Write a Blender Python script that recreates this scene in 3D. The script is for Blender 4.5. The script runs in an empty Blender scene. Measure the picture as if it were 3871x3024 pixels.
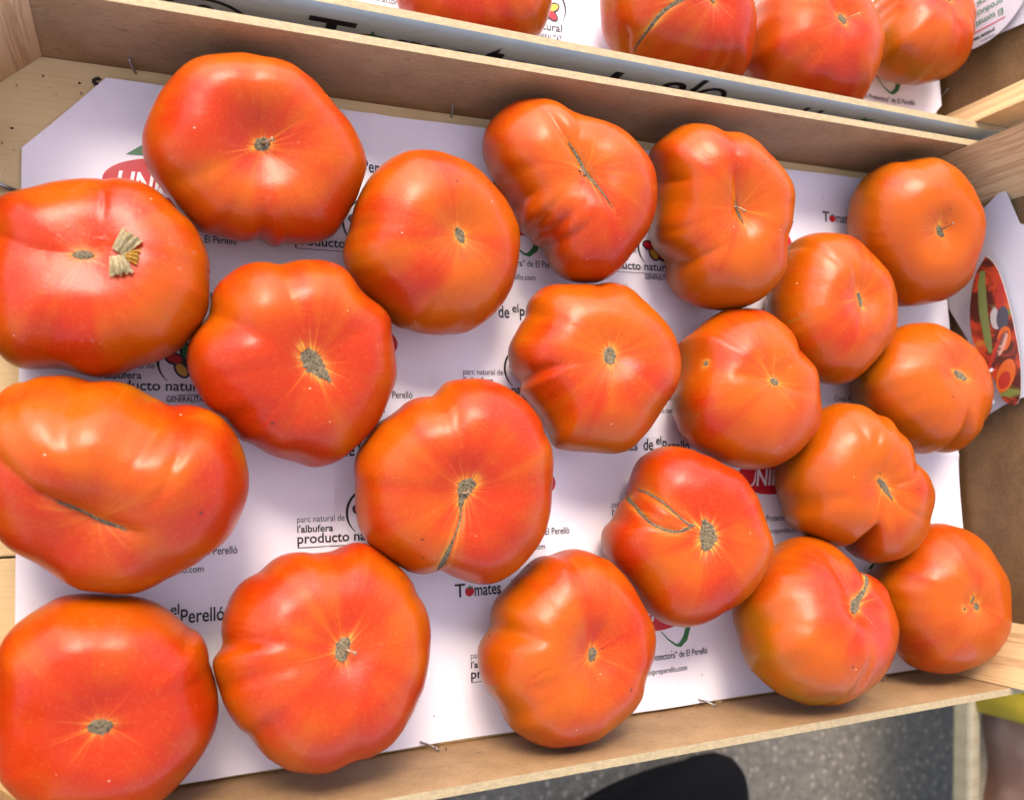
import bpy, bmesh, math, random
import numpy as np
from mathutils import Vector, Matrix
from mathutils.bvhtree import BVHTree
random.seed(7); rng = np.random.default_rng(7)
sc = bpy.context.scene
COL = sc.collection
R = math.radians

# ---------------------------------------------------------------- camera
cam = bpy.data.cameras.new('camera'); camo = bpy.data.objects.new('camera', cam); COL.objects.link(camo)
camo.matrix_world = Matrix(((0.92078529, -0.0057144, -0.39002794, 0.0),
                            (-0.03092965, 0.99567481, -0.08760719, 0.117098),
                            (0.38884162, 0.09273084, 0.91662598, 0.378041), (0, 0, 0, 1)))
cam.sensor_fit = 'HORIZONTAL'; cam.lens = 5.7; cam.sensor_width = 5.7 * 3871 / 3282.2
cam.clip_start = 0.01; cam.clip_end = 200
cam.dof.use_dof = True; cam.dof.focus_distance = 0.385; cam.dof.aperture_fstop = 1.9
sc.camera = camo

# ---------------------------------------------------------------- light
SUN_EL, SUN_AZ = R(50), R(16)          # azimuth measured from +Y towards -X
world = bpy.data.worlds.new('World'); sc.world = world; world.use_nodes = True
wn = world.node_tree; bg = wn.nodes['Background']
sky = wn.nodes.new('ShaderNodeTexSky'); sky.sky_type = 'NISHITA'; sky.sun_disc = False
sky.sun_elevation = SUN_EL; sky.sun_rotation = -SUN_AZ; sky.air_density = 1.0; sky.dust_density = 3.0; sky.ozone_density = 1.0
wn.links.new(sky.outputs[0], bg.inputs[0]); bg.inputs[1].default_value = 0.15
sun = bpy.data.lights.new('sun', 'SUN'); suno = bpy.data.objects.new('sun', sun); COL.objects.link(suno)
sun.energy = 0.56; sun.angle = R(19); sun.color = (1.0, 0.86, 0.70)
sd = Vector((-math.sin(SUN_AZ) * math.cos(SUN_EL), math.cos(SUN_AZ) * math.cos(SUN_EL), math.sin(SUN_EL)))
suno.rotation_euler = sd.to_track_quat('Z', 'Y').to_euler(); suno.location = sd * 3
sc.view_settings.view_transform = 'Standard'; sc.view_settings.look = 'None'
sc.view_settings.exposure = 2.08; sc.view_settings.gamma = 1
sc.cycles.max_bounces = 8

# ---------------------------------------------------------------- helpers
def tag(o, label=None, cat=None, group=None, kind=None):
    if label: o['label'] = label
    if cat: o['category'] = cat
    if group: o['group'] = group
    if kind: o['kind'] = kind
    return o
def empty(name, loc=(0, 0, 0), rz=0):
    o = bpy.data.objects.new(name, None); COL.objects.link(o); o.location = loc; o.rotation_euler = (0, 0, rz)
    o.empty_display_size = .02; return o
def link(name, me, parent=None, mats=()):
    o = bpy.data.objects.new(name, me); COL.objects.link(o)
    if parent is not None: o.parent = parent
    for m in mats: me.materials.append(m)
    return o
def mesh_np(name, V, Fq, smooth=True):
    me = bpy.data.meshes.new(name); me.from_pydata([tuple(map(float, v)) for v in V], [], [tuple(map(int, f)) for f in Fq])
    if smooth: me.polygons.foreach_set('use_smooth', [True] * len(me.polygons))
    me.update(); return me
def bm_obj(name, bm, mats, parent=None, smooth=False):
    me = bpy.data.meshes.new(name); bm.normal_update(); bm.to_mesh(me); bm.free()
    if smooth: me.polygons.foreach_set('use_smooth', [True] * len(me.polygons))
    return link(name, me, parent, mats if isinstance(mats, (list, tuple)) else [mats])
def add_box(bm, lo, hi, mi=0, top=None):
    vs = [bm.verts.new((x, y, z)) for z in (lo[2], hi[2]) for y in (lo[1], hi[1]) for x in (lo[0], hi[0])]
    fs = []
    for q in ((0, 2, 3, 1), (4, 5, 7, 6), (0, 1, 5, 4), (2, 6, 7, 3), (0, 4, 6, 2), (1, 3, 7, 5)):
        f = bm.faces.new([vs[i] for i in q]); f.material_index = mi; fs.append(f)
    if top is not None: fs[1].material_index = top
    return fs   # bottom, top, front(-y), back(+y), left, right
def bevel(bm, w, seg=2):
    bmesh.ops.bevel(bm, geom=bm.edges[:], offset=w, segments=seg, affect='EDGES', profile=.5)
def tube(bm, pts, rad, n=8):
    pts = [Vector(p) for p in pts]; rings = []
    rad = rad if isinstance(rad, (list, tuple)) else [rad] * len(pts)
    for i, p in enumerate(pts):
        t = (pts[min(i + 1, len(pts) - 1)] - pts[max(i - 1, 0)]).normalized()
        a = t.orthogonal().normalized() if i == 0 else (a - t * a.dot(t)).normalized()
        b = t.cross(a)
        rings.append([bm.verts.new(p + (a * math.cos(k * 2 * math.pi / n) + b * math.sin(k * 2 * math.pi / n)) * rad[i]) for k in range(n)])
    for r0, r1 in zip(rings, rings[1:]):
        for k in range(n): bm.faces.new((r0[k], r0[(k + 1) % n], r1[(k + 1) % n], r1[k]))
    bm.faces.new(rings[0][::-1]); bm.faces.new(rings[-1])

# ---------------------------------------------------------------- node helpers
class NT:
    def __init__(s, name):
        s.m = bpy.data.materials.new(name); s.m.use_nodes = True; s.t = s.m.node_tree
        s.p = s.t.nodes['Principled BSDF']; s.out = s.t.nodes['Material Output']
    def n(s, typ, ins=None, **kw):
        nd = s.t.nodes.new('ShaderNode' + typ)
        for k, v in kw.items(): setattr(nd, k, v)
        for k, v in (ins or {}).items(): s.set(nd.inputs[k], v)
        return nd
    def set(s, sock, v):
        if isinstance(v, bpy.types.NodeSocket): s.t.links.new(v, sock)
        else:
            if hasattr(sock.default_value, '__len__') and len(sock.default_value) == 4 and len(v) == 3: v = (*v, 1)
            sock.default_value = v
    def math(s, op, a, b=0.0, c=0.0, clamp=False):
        nd = s.n('Math', operation=op, use_clamp=clamp); s.set(nd.inputs[0], a); s.set(nd.inputs[1], b); s.set(nd.inputs[2], c); return nd.outputs[0]
    def mix(s, f, a, b, mode='MIX'):
        nd = s.n('Mix', data_type='RGBA', blend_type=mode); s.set(nd.inputs[0], f); s.set(nd.inputs[6], a); s.set(nd.inputs[7], b); return nd.outputs[2]
    def ramp(s, v, lo, hi, smooth=True):
        nd = s.n('MapRange', interpolation_type='SMOOTHSTEP' if smooth else 'LINEAR'); s.set(nd.inputs[0], v); s.set(nd.inputs[1], lo); s.set(nd.inputs[2], hi); return nd.outputs[0]
    def noise(s, vec, scale, detail=3, rough=.5, out=0, dist=0.0):
        nd = s.n('TexNoise'); s.set(nd.inputs['Vector'], vec); nd.inputs['Scale'].default_value = scale; nd.inputs['Detail'].default_value = detail
        nd.inputs['Roughness'].default_value = rough; nd.inputs['Distortion'].default_value = dist; return nd.outputs[out]
    def obj(s): return s.n('TexCoord').outputs['Object']
    def geo(s): return s.n('NewGeometry').outputs['Position']
    def scale(s, v, k):
        nd = s.n('Mapping'); s.set(nd.inputs[0], v); nd.inputs['Scale'].default_value = k; return nd.outputs[0]
    def attr(s, name, typ='OBJECT'):
        return s.n('Attribute', attribute_type=typ, attribute_name=name)
    def bump(s, h, strength, dist):
        nd = s.n('Bump'); s.set(nd.inputs['Height'], h); nd.inputs['Strength'].default_value = strength; nd.inputs['Distance'].default_value = dist
        s.t.links.new(nd.outputs[0], s.p.inputs['Normal']); return nd
    def done(s, col=None, rough=None, **kw):
        if col is not None: s.set(s.p.inputs['Base Color'], col)
        if rough is not None: s.set(s.p.inputs['Roughness'], rough)
        for k, v in kw.items(): s.set(s.p.inputs[k], v)
        return s.m
def plain(name, col, rough=.5, **kw): return NT(name).done(col, rough, **kw)

def mat_tomato():
    s = NT('tomato_skin'); o = s.obj()
    seed = s.attr('seed').outputs['Fac']; ripe = s.attr('ripe').outputs['Fac']; wear = s.attr('wear').outputs['Fac']
    off = s.n('CombineXYZ', {0: seed, 1: s.math('MULTIPLY', seed, 1.7), 2: s.math('MULTIPLY', seed, -.6)}).outputs[0]
    v = s.n('VectorMath', {0: o, 1: off}, operation='ADD').outputs[0]
    sep = s.n('SeparateXYZ', {0: o}); X, Y, Z = sep.outputs
    r = s.math('SQRT', s.math('ADD', s.math('MULTIPLY', X, X), s.math('MULTIPLY', Y, Y)))
    # direction only (so that streaks run from the blossom scar outwards)
    rs = s.math('MAXIMUM', r, .0005)
    dirv = s.n('CombineXYZ', {0: s.math('DIVIDE', X, rs), 1: s.math('DIVIDE', Y, rs), 2: seed}).outputs[0]
    big = s.noise(v, 26, 2, .5)
    big2 = s.noise(v, 44, 3, .55)
    streak = s.noise(dirv, 2.6, 3, .6)
    fine = s.noise(dirv, 9.0, 2, .6)
    orange = (.375, .062, .0002); red = (.35, .0195, .0002); gold = (.32, .094, .0004); olive = (.15, .068, .0010); pink = (.39, .040, .006)
    f = s.math('ADD', s.math('ADD', s.math('MULTIPLY', s.math('SUBTRACT', big, .5), 2.6), s.math('MULTIPLY', s.math('SUBTRACT', streak, .5), 1.2)), ripe)
    # redder towards the scar
    f = s.math('ADD', f, s.math('MULTIPLY', s.ramp(r, .034, .008), .22))
    col = s.mix(s.ramp(f, .10, 1.05), orange, red)
    # shoulders stay golden to olive on the less ripe fruit
    low = s.ramp(Z, .016, -.014)
    g = s.math('MULTIPLY', low, s.ramp(s.math('SUBTRACT', s.math('ADD', big2, .12), s.math('MULTIPLY', ripe, .26)), .34, .58))
    col = s.mix(g, col, gold)
    g2 = s.math('MULTIPLY', s.ramp(s.math('SUBTRACT', s.noise(v, 38, 2, .5), s.math('MULTIPLY', ripe, .26)), .40, .58), s.ramp(Z, .022, -.006))
    col = s.mix(s.math('MULTIPLY', g2, .55), col, olive)
    # rosy patches
    pk = s.ramp(s.noise(s.scale(v, (1, 1, 1.6)), 33, 2, .5), .55, .75)
    col = s.mix(s.math('MULTIPLY', pk, .45), col, pink)
    # pale rays round the scar
    ray = s.math('MULTIPLY', s.ramp(fine, .57, .72), s.math('MULTIPLY', s.ramp(r, .019, .003), .42))
    col = s.mix(ray, col, (.60, .19, .015))
    halo = s.attr('halo', 'GEOMETRY').outputs['Fac']
    col = s.mix(s.math('MULTIPLY', halo, s.math('ADD', .12, s.math('MULTIPLY', s.ramp(fine, .40, .64), .75))), col, (.52, .25, .03))
    # thin green seam lines on the shoulders
    seam = s.math('MULTIPLY', s.ramp(s.math('ABSOLUTE', s.math('SUBTRACT', s.noise(dirv, 3.1, 1, .5), .50)), .010, .002), s.math('MULTIPLY', s.ramp(Z, .022, .004), s.ramp(s.noise(v, 60, 2), .55, .7)))
    col = s.mix(s.math('MULTIPLY', seam, .6), col, (.22, .17, .02))
    # fine speckled skin
    sp = s.noise(v, 900, 2, .6)
    col = s.mix(s.math('MULTIPLY', s.ramp(sp, .50, .72), .08), col, (.66, .24, .06))
    # scuffs
    sc_ = s.math('MULTIPLY', s.ramp(s.noise(v, 260, 5, .75), .58, .72), s.ramp(s.noise(v, 30, 2), .52, .62))
    sc_ = s.math('MULTIPLY', sc_, wear)
    col = s.mix(s.math('MULTIPLY', sc_, .55), col, (.52, .30, .21))
    # brown specks and pale dust flecks
    vo = s.n('TexVoronoi', feature='F1'); s.set(vo.inputs['Vector'], s.n('VectorMath', {0: v, 1: s.noise(v, 300, 2, out=1)}, operation='MULTIPLY_ADD').outputs[0] if False else v)
    vo.inputs['Scale'].default_value = 95
    rnd = s.n('SeparateXYZ', {0: vo.outputs['Color']}).outputs
    dist = s.math('ADD', vo.outputs['Distance'], s.math('MULTIPLY', s.math('SUBTRACT', s.noise(v, 1200, 2), .5), .10))
    dark = s.math('MULTIPLY', s.ramp(dist, .085, .045), s.math('GREATER_THAN', rnd[0], .86))
    col = s.mix(s.math('MULTIPLY', dark, .75), col, (.06, .020, .008))
    vo2 = s.n('TexVoronoi', feature='F1'); s.set(vo2.inputs['Vector'], s.scale(v, (1, 1.6, 1))); vo2.inputs['Scale'].default_value = 150
    rnd2 = s.n('SeparateXYZ', {0: vo2.outputs['Color']}).outputs
    pale = s.math('MULTIPLY', s.ramp(vo2.outputs['Distance'], .075, .04), s.math('GREATER_THAN', rnd2[1], .91))
    col = s.mix(s.math('MULTIPLY', pale, .75), col, (.62, .44, .28))
    ro = s.math('ADD', .235, s.math('MULTIPLY', s.noise(v, 70, 3), .13))
    ro = s.math('ADD', ro, s.math('MULTIPLY', s.math('MAXIMUM', sc_, halo), .25))
    h = s.math('ADD', s.math('MULTIPLY', s.noise(v, 1500, 2), .25), s.noise(v, 260, 2))
    s.bump(h, .10, .0012)
    s.p.subsurface_method = 'RANDOM_WALK' if hasattr(s.p, 'subsurface_method') else None
    return s.done(col, ro, **{'Subsurface Weight': .08, 'Subsurface Radius': (1, .25, .08), 'Subsurface Scale': .004, 'Specular IOR Level': .23})

def mat_cork():
    s = NT('corky_scar'); v = s.obj()
    a = s.noise(v, 650, 4, .65, dist=.6); vo = s.n('TexVoronoi', feature='DISTANCE_TO_EDGE'); s.set(vo.inputs['Vector'], v); vo.inputs['Scale'].default_value = 620
    col = s.mix(s.ramp(a, .36, .62), (.040, .026, .010), (.118, .082, .036))
    col = s.mix(s.ramp(vo.outputs['Distance'], .10, .02), col, (.165, .120, .060))
    col = s.mix(s.ramp(s.noise(v, 300, 3), .60, .72), col, (.07, .05, .03))
    s.bump(s.math('ADD', a, vo.outputs['Distance']), .45, .0006)
    return s.done(col, .85)

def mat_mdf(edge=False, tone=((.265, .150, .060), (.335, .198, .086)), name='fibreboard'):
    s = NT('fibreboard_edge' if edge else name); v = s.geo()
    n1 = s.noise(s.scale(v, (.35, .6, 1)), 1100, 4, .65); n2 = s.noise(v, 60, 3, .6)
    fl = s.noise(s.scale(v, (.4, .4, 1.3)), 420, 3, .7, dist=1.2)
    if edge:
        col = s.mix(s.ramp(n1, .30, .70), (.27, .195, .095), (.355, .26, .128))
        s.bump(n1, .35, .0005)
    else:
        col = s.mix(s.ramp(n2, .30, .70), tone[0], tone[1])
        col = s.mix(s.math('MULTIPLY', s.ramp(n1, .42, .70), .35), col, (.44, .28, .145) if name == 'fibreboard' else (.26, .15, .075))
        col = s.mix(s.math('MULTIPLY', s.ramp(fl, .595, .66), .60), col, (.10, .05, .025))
        s.bump(n1, .25, .0004)
    return s.done(col, .62)

def mat_pine(name, vertical=True, c0=(.55, .355, .17), c1=(.33, .165, .065)):
    s = NT(name); v = s.geo()
    w = s.n('VectorMath', {0: v, 1: s.n('VectorMath', {0: s.noise(s.scale(v, (12, 12, 5)), 1.0, 2, out=1), 3: .012}, operation='SCALE').outputs[0]}, operation='ADD').outputs[0]
    k = (1, 1, .02) if vertical else (.02, 1, 1)
    rings = s.n('TexWave', wave_type='BANDS', bands_direction='DIAGONAL' if vertical else 'Y'); s.set(rings.inputs['Vector'], s.scale(w, k))
    rings.inputs['Scale'].default_value = 26 if vertical else 16; rings.inputs['Distortion'].default_value = 5.5; rings.inputs['Detail'].default_value = 2; rings.inputs['Detail Scale'].default_value = 30
    fib = s.noise(s.scale(v, (1, 1, .04) if vertical else (.04, 1, 1)), 1300, 3, .6)
    tone = s.noise(v, 18, 2)
    col = s.mix(s.math('MULTIPLY', s.ramp(rings.outputs['Fac'], .62, .97), .65), c0, c1)
    col = s.mix(s.math('MULTIPLY', s.ramp(fib, .45, .75), .30), col, c1)
    col = s.mix(s.math('MULTIPLY', s.ramp(tone, .4, .7), .25), col, (c0[0] * 1.1, c0[1] * 1.05, c0[2] * .95))
    s.bump(s.math('ADD', fib, rings.outputs['Fac']), .18, .0004)
    return s.done(col, .58)

def mat_poplar():
    s = NT('pale_plywood'); v = s.geo()
    fib = s.noise(s.scale(v, (.06, 1, 1)), 700, 4, .6); st = s.noise(v, 22, 3, .6)
    col = s.mix(s.ramp(fib, .35, .7), (.66, .49, .25), (.605, .44, .215))
    col = s.mix(s.math('MULTIPLY', s.ramp(st, .48, .72), .55), col, (.47, .325, .145))
    dk = s.math('MULTIPLY', s.ramp(s.noise(v, 330, 3, .7), .665, .70), s.ramp(s.noise(v, 45, 2), .5, .6))
    col = s.mix(dk, col, (.07, .05, .035))
    s.bump(fib, .2, .0004)
    return s.done(col, .6)

def mat_paper():
    s = NT('white_paper'); v = s.geo()
    st = s.math('MULTIPLY', s.ramp(s.noise(v, 34, 3, .6), .60, .76), .35)
    col = s.mix(st, (.82, .78, .85), (.68, .60, .58))
    sp = s.math('MULTIPLY', s.ramp(s.noise(v, 420, 2, .6), .735, .76), s.ramp(s.noise(v, 30, 2), .48, .6))
    col = s.mix(sp, col, (.25, .17, .12))
    s.bump(s.noise(v, 30, 2), .12, .004)
    return s.done(col, .36)

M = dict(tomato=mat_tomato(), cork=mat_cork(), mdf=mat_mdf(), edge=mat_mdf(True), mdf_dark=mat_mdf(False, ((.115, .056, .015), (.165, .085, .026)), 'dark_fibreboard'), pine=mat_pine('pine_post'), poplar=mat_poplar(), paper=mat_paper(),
         pale_wood=mat_pine('weathered_rail', False, (.30, .26, .17), (.21, .175, .105)),
         ink=plain('black_ink', (.012, .011, .014), .45), red=plain('red_ink', (.52, .012, .022), .4), green=plain('green_ink', (.035, .17, .06), .4),
         yellow=plain('ochre_ink', (.62, .36, .035), .4), white=plain('white_ink', (.82, .80, .84), .4), steel=plain('steel_wire', (.36, .36, .37), .42, Metallic=1.0))
def mat_whiteboard():
    s = NT('white_coated_board'); v = s.geo()
    col = s.mix(s.ramp(s.noise(s.scale(v, (.3, 1, 1)), 260, 3), .4, .7), (.44, .495, .495), (.40, .45, .45)); return s.done(col, .4)
M['coat'] = mat_whiteboard()
# ---------------------------------------------------------------- ground (asphalt), seen past the front board
GZ = -0.42
def mat_ground():
    s = NT('asphalt'); v = s.geo()
    a = s.noise(v, 130, 4, .7); vo = s.n('TexVoronoi', feature='F1'); s.set(vo.inputs['Vector'], v); vo.inputs['Scale'].default_value = 120
    rn = s.n('SeparateXYZ', {0: vo.outputs['Color']}).outputs
    col = s.mix(s.ramp(a, .3, .7), (.088, .075, .056), (.158, .136, .104))
    chip = s.math('MULTIPLY', s.ramp(vo.outputs['Distance'], .42, .25), s.math('GREATER_THAN', rn[0], .62))
    col = s.mix(s.math('MULTIPLY', chip, .65), col, (.30, .25, .195))
    col = s.mix(s.math('MULTIPLY', s.ramp(s.noise(v, 9, 2), .45, .7), .3), col, (.100, .088, .072))
    s.bump(a, .6, .004); return s.done(col, .8)
bm = bmesh.new(); bmesh.ops.create_grid(bm, x_segments=8, y_segments=8, size=40)
g = bm_obj('ground', bm, mat_ground()); g.location.z = GZ; tag(g, kind='structure')
# table the crates stand on (its edge hides under the front board)
bm = bmesh.new(); add_box(bm, (-.20, .05, -.035), (.42, .80, -.0105))
for x in (-.16, .34):
    for y in (.30, .74): add_box(bm, (x, y, GZ), (x + .04, y + .04, -.036))
tag(bm_obj('stall_table', bm, M['pale_wood']), kind='structure')

# added unseen canopy: blocks the zenith sky, passes soft fill, open on all sides
bm = bmesh.new(); n_ = 14
g_ = [[bm.verts.new((-1.3 + 3.0 * i / n_, -1.15 + 2.25 * j / n_, 1.68 - .05 * math.sin(math.pi * j / n_) + .02 * math.sin(i * 1.3) * math.sin(math.pi * j / n_))) for j in range(n_ + 1)] for i in range(n_ + 1)]
for i in range(n_):
    for j in range(n_): bm.faces.new((g_[i][j], g_[i + 1][j], g_[i + 1][j + 1], g_[i][j + 1]))
def mat_added_canopy():  # translucent mix turns the added sheet into a soft overhead diffuser
    s = NT('added_canopy_cloth'); tr = s.n('BsdfTranslucent', {'Color': (.62, .60, .63, 1)}); df = s.n('BsdfDiffuse', {'Color': (.55, .53, .55, 1)})
    mx = s.n('MixShader', {0: .6}); s.t.links.new(df.outputs[0], mx.inputs[1]); s.t.links.new(tr.outputs[0], mx.inputs[2]); s.t.links.new(mx.outputs[0], s.out.inputs['Surface']); return s.m
canopy = bm_obj('added_canopy', bm, mat_added_canopy(), None, True); tag(canopy, kind='structure')
bm = bmesh.new()
for x in (-1.28, 1.68):
    for y in (-1.13, 1.08): tube(bm, [(x, y, GZ), (x, y, 1.66)], .018, 10)
bm_obj('added_canopy_post', bm, M['steel'], canopy, True)  # supports added along with the out-of-view canopy

# ---------------------------------------------------------------- crates
H = .0521; X0, X1, W = -.072, .448, .29; TH = .0034
def make_crate(name, label):
    root = empty(name); tag(root, label, 'crate', 'shallow wooden tomato crates')
    for y0, y1, outer in ((-TH, 0, 2), (W, W + TH, 3)):
        bm = bmesh.new(); n = 40
        fs = add_box(bm, (X0 - .003, y0, -.0045), (X1 + .003, y1, H), 0, 1); fs[outer].material_index = 2 if outer == 2 else 0

        bm_obj('side_board', bm, [M['mdf'], M['edge'], M['coat']], root)
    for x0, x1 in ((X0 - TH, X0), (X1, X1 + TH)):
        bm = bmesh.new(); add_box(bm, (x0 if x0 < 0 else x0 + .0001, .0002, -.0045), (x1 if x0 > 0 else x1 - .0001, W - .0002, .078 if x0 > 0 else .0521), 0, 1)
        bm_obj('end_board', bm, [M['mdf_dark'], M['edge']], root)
    g = .0003
    for (ax, ay, sx, sy) in ((X0, 0, 1, 1), (X1, 0, -1, 1), (X0, W, 1, -1), (X1, W, -1, -1)):
        lx, ly = (.034, .0275) if sx < 0 else (.034, .031)
        bm = bmesh.new()
        pts = [(ax + sx * g, ay + sy * g), (ax + sx * lx, ay + sy * g), (ax + sx * g, ay + sy * ly)]
        if sx * sy < 0: pts = pts[::-1]
        lo = [bm.verts.new((x, y, .0002)) for x, y in pts]; hi = [bm.verts.new((x, y, .090)) for x, y in pts]
        bm.faces.new(lo[::-1]); bm.faces.new(hi)
        for k in range(3): bm.faces.new((lo[k], lo[(k + 1) % 3], hi[(k + 1) % 3], hi[k]))
        bevel(bm, .0007); bm_obj('corner_post', bm, M['pine'], root)
    for k, (y0, y1) in enumerate(((.0002, .0922), (.0931, .1912), (.1921, W - .0002))):
        bm = bmesh.new(); add_box(bm, (X0 + .0003, y0, -.0042), (X1 - .0003, y1, -.0002 * (k % 2))); bevel(bm, .0003, 1)
        bm_obj('base_board', bm, M['poplar'], root)
    return root
def staple(root, pts, r=.00048):
    bm = bmesh.new(); tube(bm, pts, r, 6); return bm_obj('staple', bm, M['steel'], root, True)
near = make_crate('wooden_crate', 'shallow tan fibreboard crate with pine corner posts holding most of the tomatoes')
far = make_crate('wooden_crate', 'crate cut off at the top edge with a grey printed front board')
far.location = (.008, .3081, 0); far.rotation_euler = (0, 0, R(-.55))
for c in (near, far):
    for x in (-.0065, .1312, .300):
        staple(c, [(x, W + .0005, .0095), (x + .0003, W - .0012, .0092), (x + .0012, W - .002, .006), (x + .0025, W - .0022, .0008)])
    for x in (.118, .262, .372):
        staple(c, [(x, -.0005, .0088), (x - .0008, .0014, .0088), (x - .004, .0028, .006), (x - .0065, .0034, .0022)])
    staple(c, [(X1 + .0005, .043, .009), (X1 - .0008, .043, .009), (X1 - .001, .0405, .0055), (X1 - .001, .040, .004)])
staple(near, [(X0 + .002, .232, .001), (X0 + .012, .236, .0028), (X0 + .020, .2352, .0025), (X0 + .026, .2335, .0004)], .0009)

# ---------------------------------------------------------------- lettering: built-in font turned into flat meshes
def glyphs(text, bold=0.0, shear=0.0):
    cu = bpy.data.curves.new('text', 'FONT'); cu.body = text; cu.size = 1; cu.offset = bold; cu.shear = shear; cu.resolution_u = 4
    ob = bpy.data.objects.new('text', cu); COL.objects.link(ob); dg = bpy.context.evaluated_depsgraph_get()
    me = bpy.data.meshes.new_from_object(ob.evaluated_get(dg)); V = np.array([v.co[:] for v in me.vertices]); Fs = [tuple(p.vertices) for p in me.polygons]
    bpy.data.objects.remove(ob); bpy.data.curves.remove(cu); bpy.data.meshes.remove(me)
    return V, Fs
class Print:
    """collects flat printed shapes (2-D) with a material slot each"""
    def __init__(s): s.V = []; s.F = []; s.mi = []; s.n = 0
    def add(s, P, Fs, mi, lift=0.0):
        for p in P: s.V.append((p[0], p[1], lift))
        for f in Fs: s.F.append(tuple(i + s.n for i in f)); s.mi.append(mi)
        s.n += len(P)
    def text(s, t, x, y, width, cap, mi=0, bold=0.0, shear=0.0, lift=0.0, tracking=None):
        V, Fs = glyphs(t, bold, shear); w = V[:, 0].max() - V[:, 0].min(); k = cap / .69
        sx = width / w if width else k
        s.add(np.stack([(V[:, 0] - V[:, 0].min()) * sx + x, V[:, 1] * k + y], 1), Fs, mi, lift); return x + w * sx
    def poly(s, pts, mi, lift=0.0): s.add(pts, [tuple(range(len(pts)))], mi, lift)
    def ellipse(s, cx, cy, a, b, mi, lift=0.0, rot=0.0, n=28):
        t = np.arange(n) * 2 * np.pi / n; x, y = a * np.cos(t), b * np.sin(t)
        s.poly(list(zip(cx + x * math.cos(rot) - y * math.sin(rot), cy + x * math.sin(rot) + y * math.cos(rot))), mi, lift)
    def stroke(s, pts, wd, mi, lift=0.0):
        pts = [np.array(p, float) for p in pts]; A = []; B = []
        for i, p in enumerate(pts):
            t = pts[min(i + 1, len(pts) - 1)] - pts[max(i - 1, 0)]; t /= np.hypot(*t) + 1e-12; nn = np.array([-t[1], t[0]]); w = wd[i] if hasattr(wd, '__len__') else wd
            A.append(p + nn * w / 2); B.append(p - nn * w / 2)
        n = len(pts); s.add(A + B, [(i, i + 1, n + i + 1, n + i) for i in range(n - 1)], mi, lift)
    def mesh(s, name, mats, fn=None):
        V = np.array(s.V)
        if fn is not None: V = fn(V)
        me = mesh_np(name, V, s.F, False); me.polygons.foreach_set('material_index', s.mi)
        for m in mats: me.materials.append(m)
        # make every face look along +Z of its own drawing
        return me
PM = [M['ink'], M['red'], M['green'], M['yellow'], M['white']]
def leaf_cap(p, x, y, r, lift=.00006):
    p.poly([(x - .75 * r, y + .75 * r), (x - .05 * r, y + .95 * r), (x, y + 1.45 * r), (x + .25 * r, y + .95 * r), (x + .9 * r, y + 1.0 * r), (x + .25 * r, y + .6 * r), (x - .2 * r, y + .55 * r)], 2, lift)
def brand_print(k=1.0, big=False):
    p = Print(); b = .012 if not big else .02
    x = p.text('T', 0, 0, None, .0062 * k, 0, b); r = .0023 * k
    p.ellipse(x + r * .95, .0023 * k, r, r, 1); leaf_cap(p, x + r * .95, .0023 * k, r)
    x = p.text('mates', x + r * 2.05, 0, .0139 * k, .0058 * k, 0, b)
    x = p.text('de', x + .0036 * k, 0, .0060 * k, .0062 * k, 0, b)
    x = p.text('el', x + .0017 * k, .0030 * k, .0034 * k, .0044 * k, 0, b)
    p.text('Perelló', x + .0006 * k, -.0010 * k, .0176 * k, .0058 * k, 0, b); return p
def park_print():
    p = Print()
    p.text('parc natural de', .0, .0088, .0200, .0027); p.text("l'albufera", 0, .0046, .0150, .0029, 0, .018)
    p.text('producto natural', 0, 0, .0400, .0040, 0, .016); p.stroke([(0, -.00175), (.0400, -.00175)], .00028, 0)
    p.text('GENERALITAT', .0243, -.0046, .0155, .0024, 0, .016); return p
def emblem_print(k=1.0):
    p = Print(); t = np.linspace(R(230), R(-35), 34); c = (.0315 * k, .0118 * k)
    p.stroke([(c[0] + .0105 * k * math.cos(a), c[1] + .0105 * k * math.sin(a)) for a in t], [.0011 * k * min(1, .25 + 1.5 * math.sin(math.pi * i / 33)) for i in range(34)], 0)
    for x, y, rot, mi in ((.0272, .0130, 2.9, 1), (.0300, .0085, 2.2, 3), (.0318, .0160, 1.7, 2), (.0352, .0120, .5, 3), (.0345, .0080, -.7, 1)):
        p.ellipse(x * k, y * k, .0039 * k, .0026 * k, 0, 0, rot); p.ellipse(x * k, y * k, .0030 * k, .0017 * k, mi, .00005, rot)
    p.ellipse(.0315 * k, .0118 * k, .0015 * k, .0015 * k, 0, .00008); return p
def coop_print(k=1.0):
    p = Print(); cx, cy = -.029 * k, .0240 * k
    p.ellipse(cx, cy, .0226 * k, .0100 * k, 1, 0, .02, 48); p.text('UNIPRO', cx - .0172 * k, cy - .0050 * k, .0345 * k, .0084 * k, 4, .02, .2, .0001)
    p.poly([(cx - .014 * k, cy + .0106 * k), (cx - .008 * k, cy + .0150 * k), (cx + .000 * k, cy + .0168 * k), (cx + .007 * k, cy + .0160 * k), (cx + .004 * k, cy + .0118 * k), (cx - .004 * k, cy + .0108 * k)], 2)
    a = [(.0020, .0135), (.0060, .0092), (.0105, .0060), (.0128, .0058), (.0160, .0085), (.0188, .0150)]
    p.stroke([(cx + u * k, v * k) for u, v in a], [.0004 * k, .0007 * k, .0011 * k, .0022 * k, .0030 * k, .0026 * k], 2); return p
def coop_text():
    p = Print(); p.text('Coop. V. “Unión Protectora” de El Perelló', -.0585, 0, .0585, .0031, 0, .009); p.text('www.uniproperello.com', -.0450, -.0066, .0320, .0027, 0, .004); return p
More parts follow.
